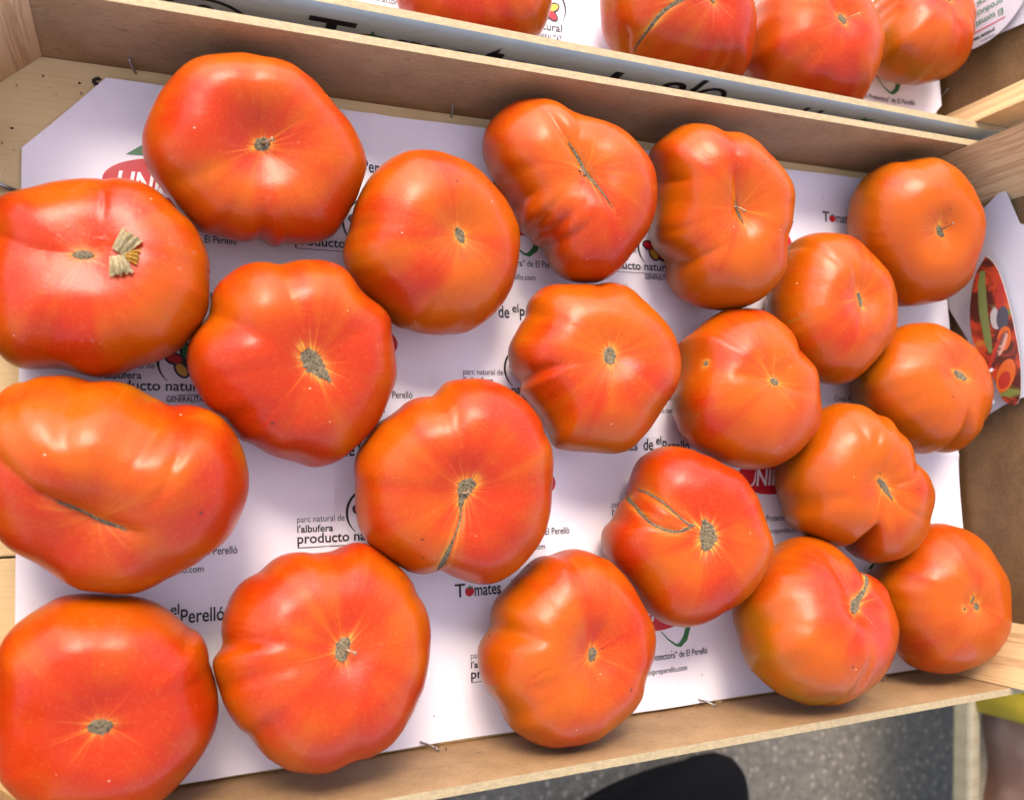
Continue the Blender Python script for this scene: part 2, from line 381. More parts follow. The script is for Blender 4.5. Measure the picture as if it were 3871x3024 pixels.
DRAW = dict(brand_lettering=brand_print(.94), park_lettering=park_print(), emblem=emblem_print(), cooperative_logo=coop_print(), cooperative_lettering=coop_text())

# ---------------------------------------------------------------- paper liners
def liner(name, label, poly, off, wave, crate_T):
    """sheet with gently waved surface; crate_T places it"""
    def zf(x, y): return .0012 + .0008 * (math.sin(x * 31 + wave) * math.cos(y * 27 + wave * 2) + 1) * .8 + .0005 * math.sin(x * 83 + y * 51 + wave) + .0009 * math.exp(-abs(x - .062 - .12 * y) * 260) + .0008 * math.exp(-abs(y - .148 + .06 * x) * 300) + .0007 * math.exp(-abs(x - .31 + .2 * y) * 280) + .0045 * max(0, (x - .40) / .045) ** 2
    xs = [q[0] for q in poly]; ys = [q[1] for q in poly]; bm = bmesh.new(); bmesh.ops.create_grid(bm, x_segments=220, y_segments=130, size=.5)
    for v in bm.verts: v.co = Vector((min(xs) + (v.co.x + .5) * (max(xs) - min(xs)), min(ys) + (v.co.y + .5) * (max(ys) - min(ys)), 0))
    n = len(poly)
    for i in range(n):
        a, b = Vector((*poly[i], 0)), Vector((*poly[(i + 1) % n], 0)); d = (b - a); nn = Vector((d.y, -d.x, 0)).normalized()
        bmesh.ops.bisect_plane(bm, geom=bm.verts[:] + bm.edges[:] + bm.faces[:], plane_co=a, plane_no=nn, clear_outer=True, dist=1e-7)
    for v in bm.verts: v.co.z = zf(v.co.x, v.co.y)
    r = bmesh.ops.extrude_face_region(bm, geom=bm.faces[:])
    for v in r['geom']:
        if isinstance(v, bmesh.types.BMVert): v.co.z += .00035
    o = bm_obj(name, bm, M['paper'], None, False); o.matrix_world = crate_T
    tag(o, label, 'paper', 'printed paper liners')
    def inside(x, y): return all((poly[(i + 1) % n][0] - poly[i][0]) * (y - poly[i][1]) - (poly[(i + 1) % n][1] - poly[i][1]) * (x - poly[i][0]) > .00001 for i in range(n))
    PX, PY = .1517, .1285
    rel = dict(brand_lettering=(.0932, -.0254), park_lettering=(.0243, .0024), emblem=(.0243, .0024), cooperative_logo=(0, 0), cooperative_lettering=(0, 0))
    for m in range(-1, 6):
        for k in range(-2, 6):
            bx = off[0] + PX * (k + (.5 if m % 2 else 0)); by = off[1] + PY / 2 * m
            for nm, dr in DRAW.items():
                ox, oy = bx + rel[nm][0], by + rel[nm][1]; P = np.array(dr.V)[:, :2] + (ox, oy)
                c = P.mean(0)
                if (nm == 'brand_lettering' and oy < .01) or (nm == 'cooperative_lettering' and oy > .27): continue
                keep = [i for i, f in enumerate(dr.F) if all(inside(*P[j]) for j in f)]
                if len(keep) < len(dr.F) * .25: continue
                V = [(x, y, zf(x, y) + .00035 + .00028 + l[2]) for (x, y), l in zip(P, dr.V)]
                me = mesh_np(nm, V, [dr.F[i] for i in keep], False); me.polygons.foreach_set('material_index', [dr.mi[i] for i in keep])
                link(nm, me, o, PM)
    return o
POLY = [(-.0436, .0330), (-.0150, .0016), (.4150, .0016), (.4440, .0330), (.4446, .1300), (.4440, .2500), (.4150, .2848), (-.0150, .2834), (-.0446, .2508)]
liner('paper_liner', 'white printed sheet with cut corners lining the bottom of the near crate', POLY, (.0355, .0893), .3, Matrix())
Tf = Matrix.Translation((.008, .3081, 0)) @ Matrix.Rotation(R(-.55), 4, 'Z')
liner('paper_liner', 'white printed sheet lining the far crate behind the grey front board', [(x, y) for x, y in POLY], (-.0307, .031), 1.9, Tf)

# printing on the outer face of the far crate's front board (only its upper part shows)
fb = [c for c in far.children if c.name.startswith('side_board')][0]
def on_board(dr, name, x, z):
    if isinstance(dr, list):
        for d_ in dr: on_board(d_, name, x, z)
        return
    V = np.array(dr.V); me = mesh_np(name, np.stack([V[:, 0] + x, -TH - .00015 - V[:, 2], V[:, 1] + z + .004 * np.maximum(0, V[:, 0].mean())], 1), dr.F, False); me.polygons.foreach_set('material_index', dr.mi); link(name, me, fb, PM)
BL = []
def PL():
    BL.append(Print()); return BL[-1]
def fit_text(p, t, x0, x1, z0, z1, mi=0, bold=.02):
    V, Fs = glyphs(t, bold); lo, hi = V.min(0), V.max(0)
    p.add(np.stack([(V[:, 0] - lo[0]) / (hi[0] - lo[0]) * (x1 - x0) + x0, (V[:, 1] - lo[1]) / (hi[1] - lo[1]) * (z1 - z0) + z0], 1), Fs, mi)
fit_text(PL(), 'T', .0605, .0798, .017, .0393); TO = PL(); TO.ellipse(.0875, .0250, .0078, .0078, 1); leaf_cap(TO, .0870, .0252, .0076)
fit_text(PL(), 'm', .0990, .1200, .0168, .0332); fit_text(PL(), 'a', .1225, .1370, .0168, .0332); fit_text(PL(), 't', .1385, .1470, .0168, .0410); fit_text(PL(), 'e', .1490, .1620, .0168, .0332); fit_text(PL(), 's', .1645, .1760, .0168, .0332)
fit_text(PL(), 'd', .1895, .2056, .0168, .0391); fit_text(PL(), 'e', .2085, .2215, .0168, .0332); fit_text(PL(), 'e', .2290, .2425, .0250, .0398); fit_text(PL(), 'l', .2450, .2482, .0252, .0460)
tt_ = np.linspace(0, 2 * math.pi, 33); PP = PL(); PP.stroke([(.2580 + .0078 * math.cos(a), .0290 + .0106 * math.sin(a)) for a in tt_], .0027, 0); PP.stroke([(.2505, .0330), (.2505, .0100)], .0027, 0)
fit_text(PL(), 'e', .2700, .2830, .0168, .0332); fit_text(PL(), 'r', .2860, .2950, .0168, .0332); fit_text(PL(), 'e', .2980, .3110, .0168, .0332); fit_text(PL(), 'l', .3140, .3167, .0168, .0384); fit_text(PL(), 'l', .3232, .3259, .0168, .0380); fit_text(PL(), 'o', .3300, .3500, .0168, .0345)
PL().poly([(.3490, .0340), (.3520, .0358), (.3530, .0398), (.3545, .0372), (.3600, .0392), (.3565, .0355), (.3600, .0342), (.3540, .0336)], 2, .0001)
PL().poly([(.4140, .0340), (.4170, .0362), (.4230, .0372), (.4290, .0368), (.4320, .0352), (.4310, .0335), (.4240, .0326), (.4170, .0328)], 2)
on_board(BL, 'letter', -.008, .0014)
EM = emblem_print(1.75); on_board(EM, 'emblem', -.0420, -.0010)
CL = Print(); CL.ellipse(.4160, .0220, .0210, .0095, 1, 0, .02, 40); CL.text('UNIPRO', .4040, .0180, .0250, .0070, 4, .02, .25, .0001); on_board(CL, 'cooperative_logo', -.008, 0)

# crumbs, splinters and dry flecks on the liner and the bare boards of the near crate
def mat_crumb():
    s = NT('crumb'); v = s.obj(); return s.done(s.mix(s.ramp(s.noise(v, 90, 2), .42, .58), (.030, .018, .010), (.30, .20, .10)), .9)
bm = bmesh.new(); rc = random.Random(21)
def crumb(x, y, z, l, w):
    a = rc.uniform(0, 6.3); p = Vector((x, y, z)); u = Vector((math.cos(a), math.sin(a), rc.uniform(-.1, .3))) * l; v = Vector((-math.sin(a), math.cos(a), 0)) * w; n = Vector((0, 0, w * .8))
    vs = [bm.verts.new(p + q) for q in (u, v, -u * .8, -v * 1.1, n + u * .2, -n * .4)]
    for i in range(4): bm.faces.new((vs[i], vs[(i + 1) % 4], vs[4])); bm.faces.new((vs[(i + 1) % 4], vs[i], vs[5]))
for _ in range(70): crumb(rc.uniform(-.04, .44), rc.uniform(.01, .28), .0035, rc.uniform(.0003, .0009), rc.uniform(.0002, .0005))
for _ in range(16): crumb(rc.uniform(-.06, .0), rc.uniform(.25, .288), .0006, rc.uniform(.0003, .0011), rc.uniform(.0002, .0006))
for _ in range(9): crumb(-.0185 + rc.uniform(-.0012, .0012), .2822 + rc.uniform(-.0015, .0015), .001, .0012, .0007)
for x in (.118, .262, .372):
    for _ in range(7): crumb(x + rc.uniform(-.003, .003), .0012 + rc.uniform(0, .0022), .0085 + rc.uniform(-.002, .002), rc.uniform(.0006, .0014), .0004)
tag(bm_obj('crumbs', bm, mat_crumb()), 'dark crumbs and tiny dry flecks scattered on the white sheet and boards', 'crumbs', None, 'stuff')
TOMATO_DATA = {
 'A': {"r":[4349,4308,4264,4223,4177,4132,4086,4029,3962,3899,3834,3766,3708,3671,3647,3637,3649,3672,3696,3717,3730,3738,3755,3770,3760,3732,3707,3679,3643,3617,3612,3624,3653,3689,3715,3733,3762,3794,3820,3845,3872,3892,3905,3919,3927,3926,3927,3933,3933,3933,3942,3956,3969,3989,4019,4052,4082,4115,4152,4179,4186,4180,4173,4163,4142,4113,4077,4040,4005,3962,3905,3854,3831,3816,3795,3793,3813,3829,3841,3860,3844,3762,3671,3635,3633,3624,3610,3603,3594,3555,3471,3393,3433,3607,3764,3780,3729,3742,3826,3911,3985,4070,4156,4225,4283,4327,4333,4307,4289,4284,4273,4261,4274,4303,4321,4330,4341,4353,4363,4367],"h":2901,"c":[4037,24865,3087],"a":[0.0217,-0.2008,0.9794],"d":1300,"w":1800,"g":[[[[177,-3385,128],[-37,-2847,1758],[-101,-1935,2154]],189,86],[[[1199,-3531,147],[825,-2924,1814],[639,-1965,2199]],191,71],[[[-451,3424,1112],[-435,2748,1957],[-356,2072,2184]],314,63],[[[-3649,-1624,-284],[-3003,-1580,1622],[-2277,-1315,2152],[-657,-452,1800]],313,73],[[[1503,1250,2192],[1054,787,2025],[557,322,1737]],213,48],[[[3186,1895,811],[2235,1252,2153],[1566,877,2190]],326,38],[[[-209,1051,1915],[-120,603,1724]],579,95]],"s":[[[[-263,-82,1629],[38,59,1603],[303,130,1640]],[106,239,80]]],"k":[[37,60,1603],[477,259,1701],5,0.9]},
 'B': {"r":[3897,3917,3929,3918,3908,3904,3896,3889,3889,3889,3888,3877,3841,3807,3809,3830,3843,3864,3897,3918,3920,3916,3890,3840,3792,3749,3687,3621,3585,3575,3573,3581,3593,3596,3599,3617,3640,3663,3691,3718,3746,3790,3857,3935,4024,4129,4207,4218,4180,4127,4054,3962,3890,3846,3796,3735,3695,3670,3639,3622,3632,3642,3644,3663,3690,3712,3754,3820,3868,3904,3972,4059,4120,4171,4230,4257,4236,4199,4133,4006,3861,3753,3679,3621,3596,3603,3616,3626,3645,3666,3672,3662,3647,3636,3617,3587,3565,3567,3587,3624,3675,3719,3751,3792,3839,3862,3867,3880,3891,3892,3905,3927,3931,3935,3952,3953,3925,3904,3902,3896],"h":2828,"c":[-1584,19470,3026],"a":[-0.1576,0.114,0.9809],"d":600,"w":2000,"g":[[[[351,3341,1110],[630,2127,2230],[611,1324,2327]],118,69],[[[-3077,1089,1601],[-2185,464,2233],[-1498,197,2331],[-366,53,2242]],357,171],[[[270,176,2239],[1324,245,2335],[3099,41,1834]],292,44],[[[-1018,-3436,-348],[-603,-3251,1280]],246,34]],"s":[[[[-369,0,2242],[-68,29,2228],[325,13,2239]],[38,182,38]]],"k":None},
 'C': {"r":[4583,4599,4604,4587,4567,4555,4540,4523,4504,4482,4457,4417,4358,4263,4125,3970,3814,3672,3524,3364,3260,3235,3237,3241,3257,3290,3347,3418,3481,3535,3583,3615,3642,3666,3677,3678,3695,3784,3943,4108,4240,4361,4467,4495,4551,4701,4758,4689,4630,4595,4526,4437,4374,4330,4282,4223,4170,4137,4114,4094,4067,4038,4025,4028,4034,4007,3958,3928,3900,3842,3768,3697,3625,3560,3513,3483,3464,3452,3448,3459,3484,3520,3568,3617,3662,3720,3778,3804,3804,3808,3822,3844,3876,3903,3913,3924,3932,3921,3910,3909,3898,3884,3879,3884,3899,3922,3944,3983,4044,4082,4126,4222,4314,4361,4391,4420,4452,4484,4516,4555],"h":3390,"c":[-978,11863,3685],"a":[-0.1936,-0.4543,0.8696],"d":800,"w":1800,"g":[[[[-3125,2030,2168],[-2660,1777,2568],[-2267,1515,2784],[-1611,958,2906],[-987,536,2784],[-114,-72,2594]],400,169],[[[-1691,1006,2908],[-987,536,2784],[-114,-72,2594],[1025,-260,2767],[1729,-205,2899]],240,298],[[[1692,2532,-1720],[2369,2848,182],[2570,2503,1700],[2402,1998,2413],[2185,1339,2779],[1724,688,2900]],210,180],[[[-1629,3416,-1343],[-952,3552,88]],178,51],[[[37,-313,2610],[-172,-1003,2730]],146,29]],"s":[[[[-1303,708,2862],[-814,388,2730],[-153,47,2596],[257,-131,2608],[1025,-260,2767]],[29,53,96,106,43]]],"k":None},
 'D': {"r":[3675,3638,3599,3574,3552,3528,3541,3604,3665,3704,3739,3742,3676,3591,3556,3558,3565,3577,3593,3603,3618,3644,3670,3699,3731,3750,3754,3755,3749,3741,3754,3789,3824,3859,3903,3947,3993,4045,4083,4093,4100,4116,4127,4135,4150,4160,4159,4142,4090,4003,3919,3852,3781,3707,3652,3610,3567,3533,3514,3504,3501,3507,3519,3538,3564,3601,3657,3714,3754,3801,3876,3939,3950,3949,3969,3964,3922,3898,3909,3906,3869,3827,3796,3775,3763,3754,3747,3749,3762,3785,3815,3835,3842,3867,3918,3950,3943,3942,3965,3971,3939,3898,3873,3858,3848,3844,3847,3853,3861,3875,3890,3896,3892,3881,3864,3839,3814,3784,3743,3705],"h":2811,"c":[-1122,4185,2965],"a":[-0.0618,-0.1223,0.9906],"d":700,"w":1600,"g":[[[[2749,2286,-239],[2653,2206,891],[2538,1844,1619]],167,48],[[[296,-234,2143],[612,-302,2204],[918,-259,2267]],223,72],[[[-286,264,2145],[-751,1063,2356]],132,22],[[[440,118,2155],[1623,722,2347],[2677,948,1847]],226,27]],"s":[[[[-405,27,2147],[-43,-59,2112],[361,-24,2140]],[62,267,62]]],"k":None},
 'E': {"r":[3844,3851,3833,3829,3847,3846,3827,3825,3835,3832,3830,3843,3847,3822,3784,3758,3742,3718,3694,3694,3707,3713,3722,3752,3784,3798,3805,3813,3823,3849,3889,3915,3922,3929,3934,3934,3944,3965,3975,3969,3957,3936,3906,3879,3862,3845,3822,3796,3774,3755,3734,3718,3711,3699,3670,3648,3646,3639,3632,3667,3737,3797,3847,3906,3943,3942,3938,3933,3898,3850,3827,3812,3778,3744,3727,3715,3707,3715,3732,3747,3773,3822,3868,3872,3840,3823,3837,3852,3857,3870,3890,3903,3908,3906,3900,3920,3965,3981,3957,3944,3951,3943,3934,3950,3959,3946,3948,3962,3955,3947,3953,3943,3916,3907,3904,3884,3872,3871,3854,3835],"h":2843,"c":[11385,21711,3022],"a":[0.1428,-0.0923,0.9854],"d":600,"w":1400,"g":[[[[-238,-887,2405],[-869,-2179,2349],[-753,-3329,1464]],401,50],[[[-2181,-554,2389],[-1604,-714,2493],[-916,-595,2443]],392,59],[[[-792,3727,844],[-1165,2920,1894],[-1258,2391,2206]],252,40],[[[-3567,328,-623],[-3346,-131,1491]],250,30]],"s":[[[[-88,312,2270],[66,30,2244],[189,-267,2271]],[76,227,111]]],"k":None},
 'F': {"r":[3988,3964,3945,3936,3932,3927,3936,3979,4037,4053,4022,3977,3928,3870,3826,3809,3797,3793,3826,3890,3957,4025,4085,4117,4120,4109,4089,4054,4017,3986,3952,3909,3857,3811,3803,3849,3923,3993,4055,4111,4151,4172,4180,4175,4159,4135,4096,4036,3963,3883,3804,3747,3734,3766,3830,3908,3989,4055,4097,4113,4111,4099,4080,4056,4029,3992,3946,3904,3874,3847,3808,3748,3683,3651,3664,3691,3710,3737,3769,3766,3729,3714,3747,3807,3868,3916,3942,3956,3970,3993,4038,4122,4225,4303,4341,4356,4370,4377,4349,4284,4226,4198,4174,4137,4107,4093,4078,4059,4043,4028,4009,3993,3979,3970,3982,4013,4034,4033,4023,4009],"h":2948,"c":[5558,16549,3165],"a":[0.0892,-0.1791,0.9798],"d":700,"w":1700,"g":[[[[-689,3719,425],[-941,2896,2012],[-757,1898,2482],[-414,868,2390]],285,93],[[[-3338,1701,-93],[-2516,1241,2109],[-1026,394,2418]],359,82],[[[0,-4020,354],[-711,-2653,2210],[-279,-943,2391]],265,64],[[[-3778,-1173,125],[-2749,-435,2235],[-799,-63,2354]],256,31],[[[-1854,-3212,388],[-1638,-2135,2163],[-785,-920,2427]],260,42],[[[3397,1566,1280],[1795,1200,2449],[763,554,2384]],322,48],[[[3775,-751,1034],[1844,-546,2494]],275,38]],"s":[[[[-332,445,2305],[-86,119,2252],[249,-236,2272],[660,-678,2390]],[260,458,286,42]]],"k":None},
 'G': {"r":[4123,4168,4196,4215,4239,4250,4245,4244,4237,4215,4219,4271,4319,4336,4352,4367,4360,4354,4367,4377,4392,4442,4490,4481,4427,4347,4226,4085,3993,3958,3933,3906,3906,3951,4026,4102,4155,4188,4208,4211,4192,4163,4145,4158,4208,4266,4304,4316,4306,4275,4240,4205,4156,4093,4019,3925,3859,3918,4088,4219,4229,4183,4135,4084,4046,4041,4048,4047,4044,4037,4028,4020,3987,3932,3915,3956,4003,4039,4088,4139,4170,4204,4245,4259,4245,4237,4236,4224,4211,4202,4179,4144,4109,4085,4090,4132,4172,4179,4175,4180,4179,4167,4164,4158,4128,4089,4061,4030,3986,3959,3968,3991,3998,4000,4009,4019,4030,4047,4063,4083],"h":3069,"c":[6551,5081,3314],"a":[0.0774,0.2188,0.9727],"d":700,"w":1800,"g":[[[[-3844,660,168],[-3128,665,1890],[-796,270,2472]],226,65],[[[-3995,-740,-140],[-2978,-552,2179],[-805,-160,2466]],274,65],[[[-2387,3377,330],[-2289,2350,2099]],234,52],[[[-500,3801,801],[-668,2782,2299]],185,53],[[[468,3952,517],[36,2720,2348]],188,65],[[[3604,1896,942],[2058,1375,2540]],272,54],[[[-167,-493,2414],[-613,-892,2517]],300,50],[[[-2896,-2608,-378],[-2591,-1935,1945]],299,40],[[[270,530,2428],[525,1268,2575]],205,36],[[[-319,478,2423],[-1019,1615,2599]],202,30]],"s":[[[[194,435,2408],[-77,12,2371],[-48,-404,2398]],[102,264,132]]],"k":[[79,7,2371],[345,-187,2396],5,0.8]},
 'H': {"r":[3986,4007,4019,4047,4098,4134,4157,4195,4225,4216,4212,4256,4316,4348,4362,4383,4409,4427,4431,4428,4428,4433,4437,4440,4446,4452,4447,4426,4398,4368,4333,4289,4231,4128,3958,3796,3744,3797,3861,3897,3929,3960,3973,3969,3957,3957,3998,4068,4121,4150,4179,4213,4252,4296,4328,4338,4341,4331,4295,4262,4255,4252,4247,4264,4292,4316,4356,4409,4432,4424,4420,4411,4372,4319,4266,4220,4189,4175,4162,4157,4158,4133,4076,4008,3907,3775,3701,3737,3818,3886,3959,4039,4112,4194,4289,4365,4416,4449,4455,4435,4418,4404,4381,4361,4355,4349,4345,4346,4332,4298,4263,4223,4170,4123,4087,4044,4008,3993,3983,3974],"h":3109,"c":[12089,11534,3364],"a":[-0.2009,-0.1382,0.9698],"d":900,"w":1700,"g":[[[[-872,3631,986],[-499,3439,1877],[-394,2991,2280],[-405,2035,2589]],285,145],[[[-2449,3107,-344],[-2105,2600,1844]],212,64],[[[-1518,3533,-5],[-1424,2622,2160]],211,53],[[[-115,-250,2230],[-179,-900,2390],[-297,-1396,2533],[-497,-1957,2573],[-781,-2514,2389],[-980,-3473,1151]],124,145],[[[-4246,-56,257],[-2724,214,2483],[-641,110,2314]],311,47],[[[3565,2121,710],[2158,1843,2456]],267,43],[[[-4157,-1231,45],[-2711,-393,2484]],261,31],[[[-362,484,2298],[-510,1231,2510]],205,41],[[[273,409,2273],[617,1436,2591]],206,31]],"s":[[[[313,376,2272],[-1,80,2211],[-160,-359,2250],[-198,-740,2344]],[233,372,176,52]],[[[-194,-689,2329],[-198,-995,2420],[-297,-1396,2533],[-479,-1887,2579],[-707,-2507,2385],[-935,-3314,1497]],[36,46,41,114,145,62]]],"k":[[-115,-103,2216],[77,15,2211],3,0.8]},
 'I': {"r":[3827,3786,3754,3729,3691,3654,3629,3594,3545,3501,3463,3423,3386,3355,3324,3289,3260,3239,3216,3194,3181,3174,3157,3125,3099,3086,3080,3082,3094,3123,3161,3211,3288,3392,3531,3716,3902,4058,4184,4275,4359,4452,4537,4605,4664,4701,4725,4747,4749,4737,4711,4661,4582,4460,4315,4167,4026,3882,3721,3555,3416,3293,3186,3102,3034,2985,2953,2947,2966,2999,3042,3105,3185,3220,3158,3056,3031,3094,3152,3160,3126,3120,3227,3450,3677,3849,3990,4114,4234,4323,4378,4428,4467,4500,4542,4558,4540,4512,4458,4381,4306,4229,4163,4122,4088,4060,4041,4027,4018,4006,3978,3950,3935,3917,3899,3893,3885,3865,3850,3847],"h":3001,"c":[18155,24894,3210],"a":[-0.2299,-0.0258,0.9729],"d":600,"w":1600,"g":[[[[-1744,2686,2227],[-1223,1731,2633],[-790,1058,2613],[-338,440,2458],[7,-81,2403],[402,-656,2500],[803,-1310,2635],[1105,-1751,2625],[1347,-2263,2478],[1623,-2728,2182]],257,289],[[[-2719,-963,-762],[-2569,-1025,1186],[-1850,-824,2244]],232,154],[[[-2402,-1945,-996],[-1877,-2085,1281],[-1077,-1757,2348]],166,66],[[[-2056,-2224,-294],[-1657,-2479,1134],[-991,-2225,2134],[-38,-1470,2616]],208,175],[[[-1407,-2761,-443],[-1149,-2994,1267],[-536,-2893,2196],[508,-1999,2636]],230,197],[[[-1091,-3357,-996],[-212,-3234,2115],[788,-2426,2540]],275,66],[[[-3548,186,126],[-2755,36,1973],[-1785,307,2597]],325,65],[[[-368,2799,1771],[-281,1940,2486],[-497,1117,2582]],324,97],[[[1220,2557,1492],[788,1324,2486]],328,49]],"s":[[[[-900,1273,2642],[-503,732,2526],[-215,221,2420],[56,-222,2412],[402,-656,2500],[742,-1176,2619],[1105,-1751,2625]],[32,75,91,107,54,48,21]]],"k":[[-297,-4,2417],[-257,-445,2443],3,0.7]},
 'J': {"r":[3481,3493,3507,3530,3563,3605,3639,3659,3685,3707,3704,3695,3695,3689,3672,3661,3657,3656,3660,3676,3707,3758,3826,3883,3929,3971,4004,4035,4055,4039,4015,4035,4108,4222,4354,4457,4532,4607,4686,4743,4769,4782,4783,4784,4794,4806,4770,4615,4333,4044,3853,3717,3606,3540,3487,3434,3393,3366,3353,3356,3370,3392,3420,3459,3513,3556,3569,3575,3585,3570,3535,3507,3482,3454,3439,3482,3607,3777,3945,4097,4221,4329,4409,4445,4471,4499,4515,4531,4545,4553,4567,4582,4598,4614,4616,4619,4621,4612,4607,4602,4568,4524,4485,4429,4365,4294,4182,4045,3910,3786,3686,3591,3506,3448,3418,3422,3448,3472,3475,3473],"h":3177,"c":[26099,24136,3384],"a":[-0.2181,-0.1431,0.9654],"d":900,"w":1700,"g":[[[[-346,3769,1380],[-465,2708,2541],[-425,1672,2690],[-216,765,2428]],433,150],[[[-450,1987,2711],[-345,1288,2602],[-216,765,2428],[-59,154,2285],[152,-490,2347],[439,-1060,2547]],277,334],[[[-3145,1551,-1158],[-3011,1294,1460],[-2304,1212,2418]],295,201],[[[-3318,-705,-985],[-3057,-1038,1521],[-1681,-749,2544]],296,65],[[[-2369,-2248,-1226],[-2210,-2587,1402],[-1558,-2204,2432],[-468,-1581,2671]],272,248],[[[2897,420,1914],[1363,327,2544]],234,47],[[[175,-1209,2574],[562,-2643,2649],[1070,-3993,1605]],292,58],[[[2578,-1148,2038],[1402,-885,2617]],292,47]],"s":[[[[-188,532,2360],[-62,54,2279],[49,-312,2305],[199,-671,2399]],[41,87,98,23]]],"k":[[-81,145,2285],[220,-151,2296],4,0.8]},
 'K': {"r":[3976,3974,3976,3973,3962,3954,3937,3900,3864,3834,3792,3751,3735,3721,3698,3697,3721,3744,3772,3817,3860,3896,3932,3949,3935,3915,3894,3847,3779,3729,3714,3726,3749,3768,3788,3827,3878,3938,4020,4116,4192,4243,4271,4267,4238,4192,4097,3958,3862,3852,3873,3880,3895,3928,3970,4013,4037,4022,3979,3919,3848,3758,3631,3496,3467,3574,3659,3608,3522,3494,3473,3436,3441,3478,3504,3552,3642,3737,3858,4034,4178,4198,4147,4113,4092,4060,4032,4018,4012,4018,4039,4068,4098,4123,4141,4152,4139,4097,4042,3987,3927,3874,3829,3780,3731,3704,3693,3680,3684,3706,3725,3755,3812,3866,3888,3901,3919,3934,3950,3969],"h":2868,"c":[18946,16649,3061],"a":[-0.1819,0.051,0.982],"d":600,"w":1500,"g":[[[[141,3596,882],[-451,2435,2296]],209,68],[[[-3051,2471,-458],[-2673,1543,1906]],236,73],[[[-3433,-590,-207],[-3374,-489,881],[-2645,-419,2005],[-912,-132,2403]],216,113],[[[2078,2860,1160],[1115,1931,2390]],262,47],[[[2270,-2803,1008],[1092,-2075,2387]],310,41],[[[-2163,-3237,-760],[-1925,-2442,1786]],312,42],[[[-997,-3927,-91],[-1232,-3209,1741]],207,36],[[[210,425,2314],[481,1120,2462]],204,25],[[[-153,415,2310],[-601,1142,2486]],203,25]],"s":[[[[10,375,2298],[-67,-17,2269],[-57,-392,2302]],[132,295,122]]],"k":None},
 'L': {"r":[3671,3677,3673,3663,3660,3640,3581,3511,3455,3413,3381,3358,3354,3389,3464,3556,3635,3706,3767,3807,3846,3885,3920,3974,4033,4070,4100,4122,4130,4134,4129,4123,4121,4121,4121,4106,4067,4036,4006,3973,3947,3927,3918,3918,3918,3953,4023,4004,3877,3767,3681,3602,3552,3515,3489,3487,3500,3523,3555,3596,3647,3692,3728,3774,3821,3859,3895,3922,3941,3965,3979,3969,3956,3935,3889,3843,3813,3790,3774,3768,3777,3797,3810,3814,3822,3846,3870,3882,3901,3922,3931,3938,3944,3948,3954,3952,3951,3956,3955,3954,3962,3964,3964,3979,3996,4001,4007,4020,4012,3982,3955,3917,3865,3822,3787,3747,3713,3690,3678,3669],"h":2835,"c":[27365,15582,2973],"a":[-0.0932,0.0653,0.9935],"d":400,"w":1300,"g":[[[[2245,1723,1720],[910,841,2562],[190,241,2453]],301,70],[[[3062,-651,1697],[1187,-473,2580],[322,-203,2462]],250,40],[[[-1891,300,2473],[-1285,186,2568],[-447,95,2471]],269,59]],"s":[[[[-181,69,2442],[68,8,2436],[242,-100,2449]],[89,188,69]],[[[-2986,970,1406],[-2931,1081,1461],[-2883,1150,1515]],[50,119,50]]],"k":None},
 'M': {"r":[3804,3774,3749,3734,3732,3729,3723,3727,3734,3729,3714,3706,3717,3747,3779,3801,3821,3838,3829,3798,3781,3794,3824,3861,3896,3920,3948,4006,4080,4140,4186,4232,4271,4297,4319,4335,4331,4316,4307,4286,4228,4140,4038,3919,3784,3653,3537,3447,3420,3474,3552,3593,3603,3602,3604,3654,3787,3945,4044,4084,4105,4106,4083,4057,4019,3951,3873,3801,3718,3632,3574,3554,3554,3573,3610,3659,3720,3800,3894,3991,4074,4131,4167,4191,4196,4181,4161,4139,4108,4070,4032,3989,3944,3905,3865,3820,3800,3808,3817,3818,3828,3844,3852,3861,3874,3880,3878,3876,3876,3885,3901,3913,3923,3946,3964,3954,3935,3924,3899,3850],"h":2878,"c":[23532,8678,3094],"a":[-0.2282,0.0606,0.9717],"d":600,"w":1800,"g":[[[[-2592,2334,578],[-2378,2085,1401],[-1984,1695,2052],[-1536,1211,2373],[-1018,740,2406],[-740,523,2365]],100,170],[[[-2751,1999,-390],[-2953,1604,1118],[-2794,1200,1690],[-2505,707,2114],[-1924,383,2388],[-1305,277,2410],[-861,383,2368]],100,180],[[[-2569,2025,1022],[-2263,1555,1887],[-1806,981,2349],[-1294,556,2413]],239,-129],[[[-3567,906,-245],[-3410,678,1357],[-2929,543,1954]],202,66],[[[653,3800,881],[191,2916,2145]],307,41],[[[2948,271,1906],[1561,268,2420]],301,40],[[[-281,-704,2348],[-446,-1970,2428]],245,39],[[[-1653,1697,2274],[-991,1072,2427]],222,30],[[[-52,789,2356],[150,1629,2455]],149,30]],"s":[[[[-106,732,2348],[23,215,2286],[-11,-211,2285],[-227,-616,2333]],[99,406,470,129]],[[[-2566,2250,807],[-2315,2031,1534],[-1915,1635,2124],[-1448,1111,2397],[-900,602,2387],[-553,472,2341]],[45,65,60,55,60,80]],[[[-2759,2005,-282],[-2935,1544,1235],[-2809,1164,1690],[-2480,699,2131],[-1860,345,2400],[-1305,277,2410],[-741,428,2357]],[100,115,75,75,65,65,70]]],"k":None},
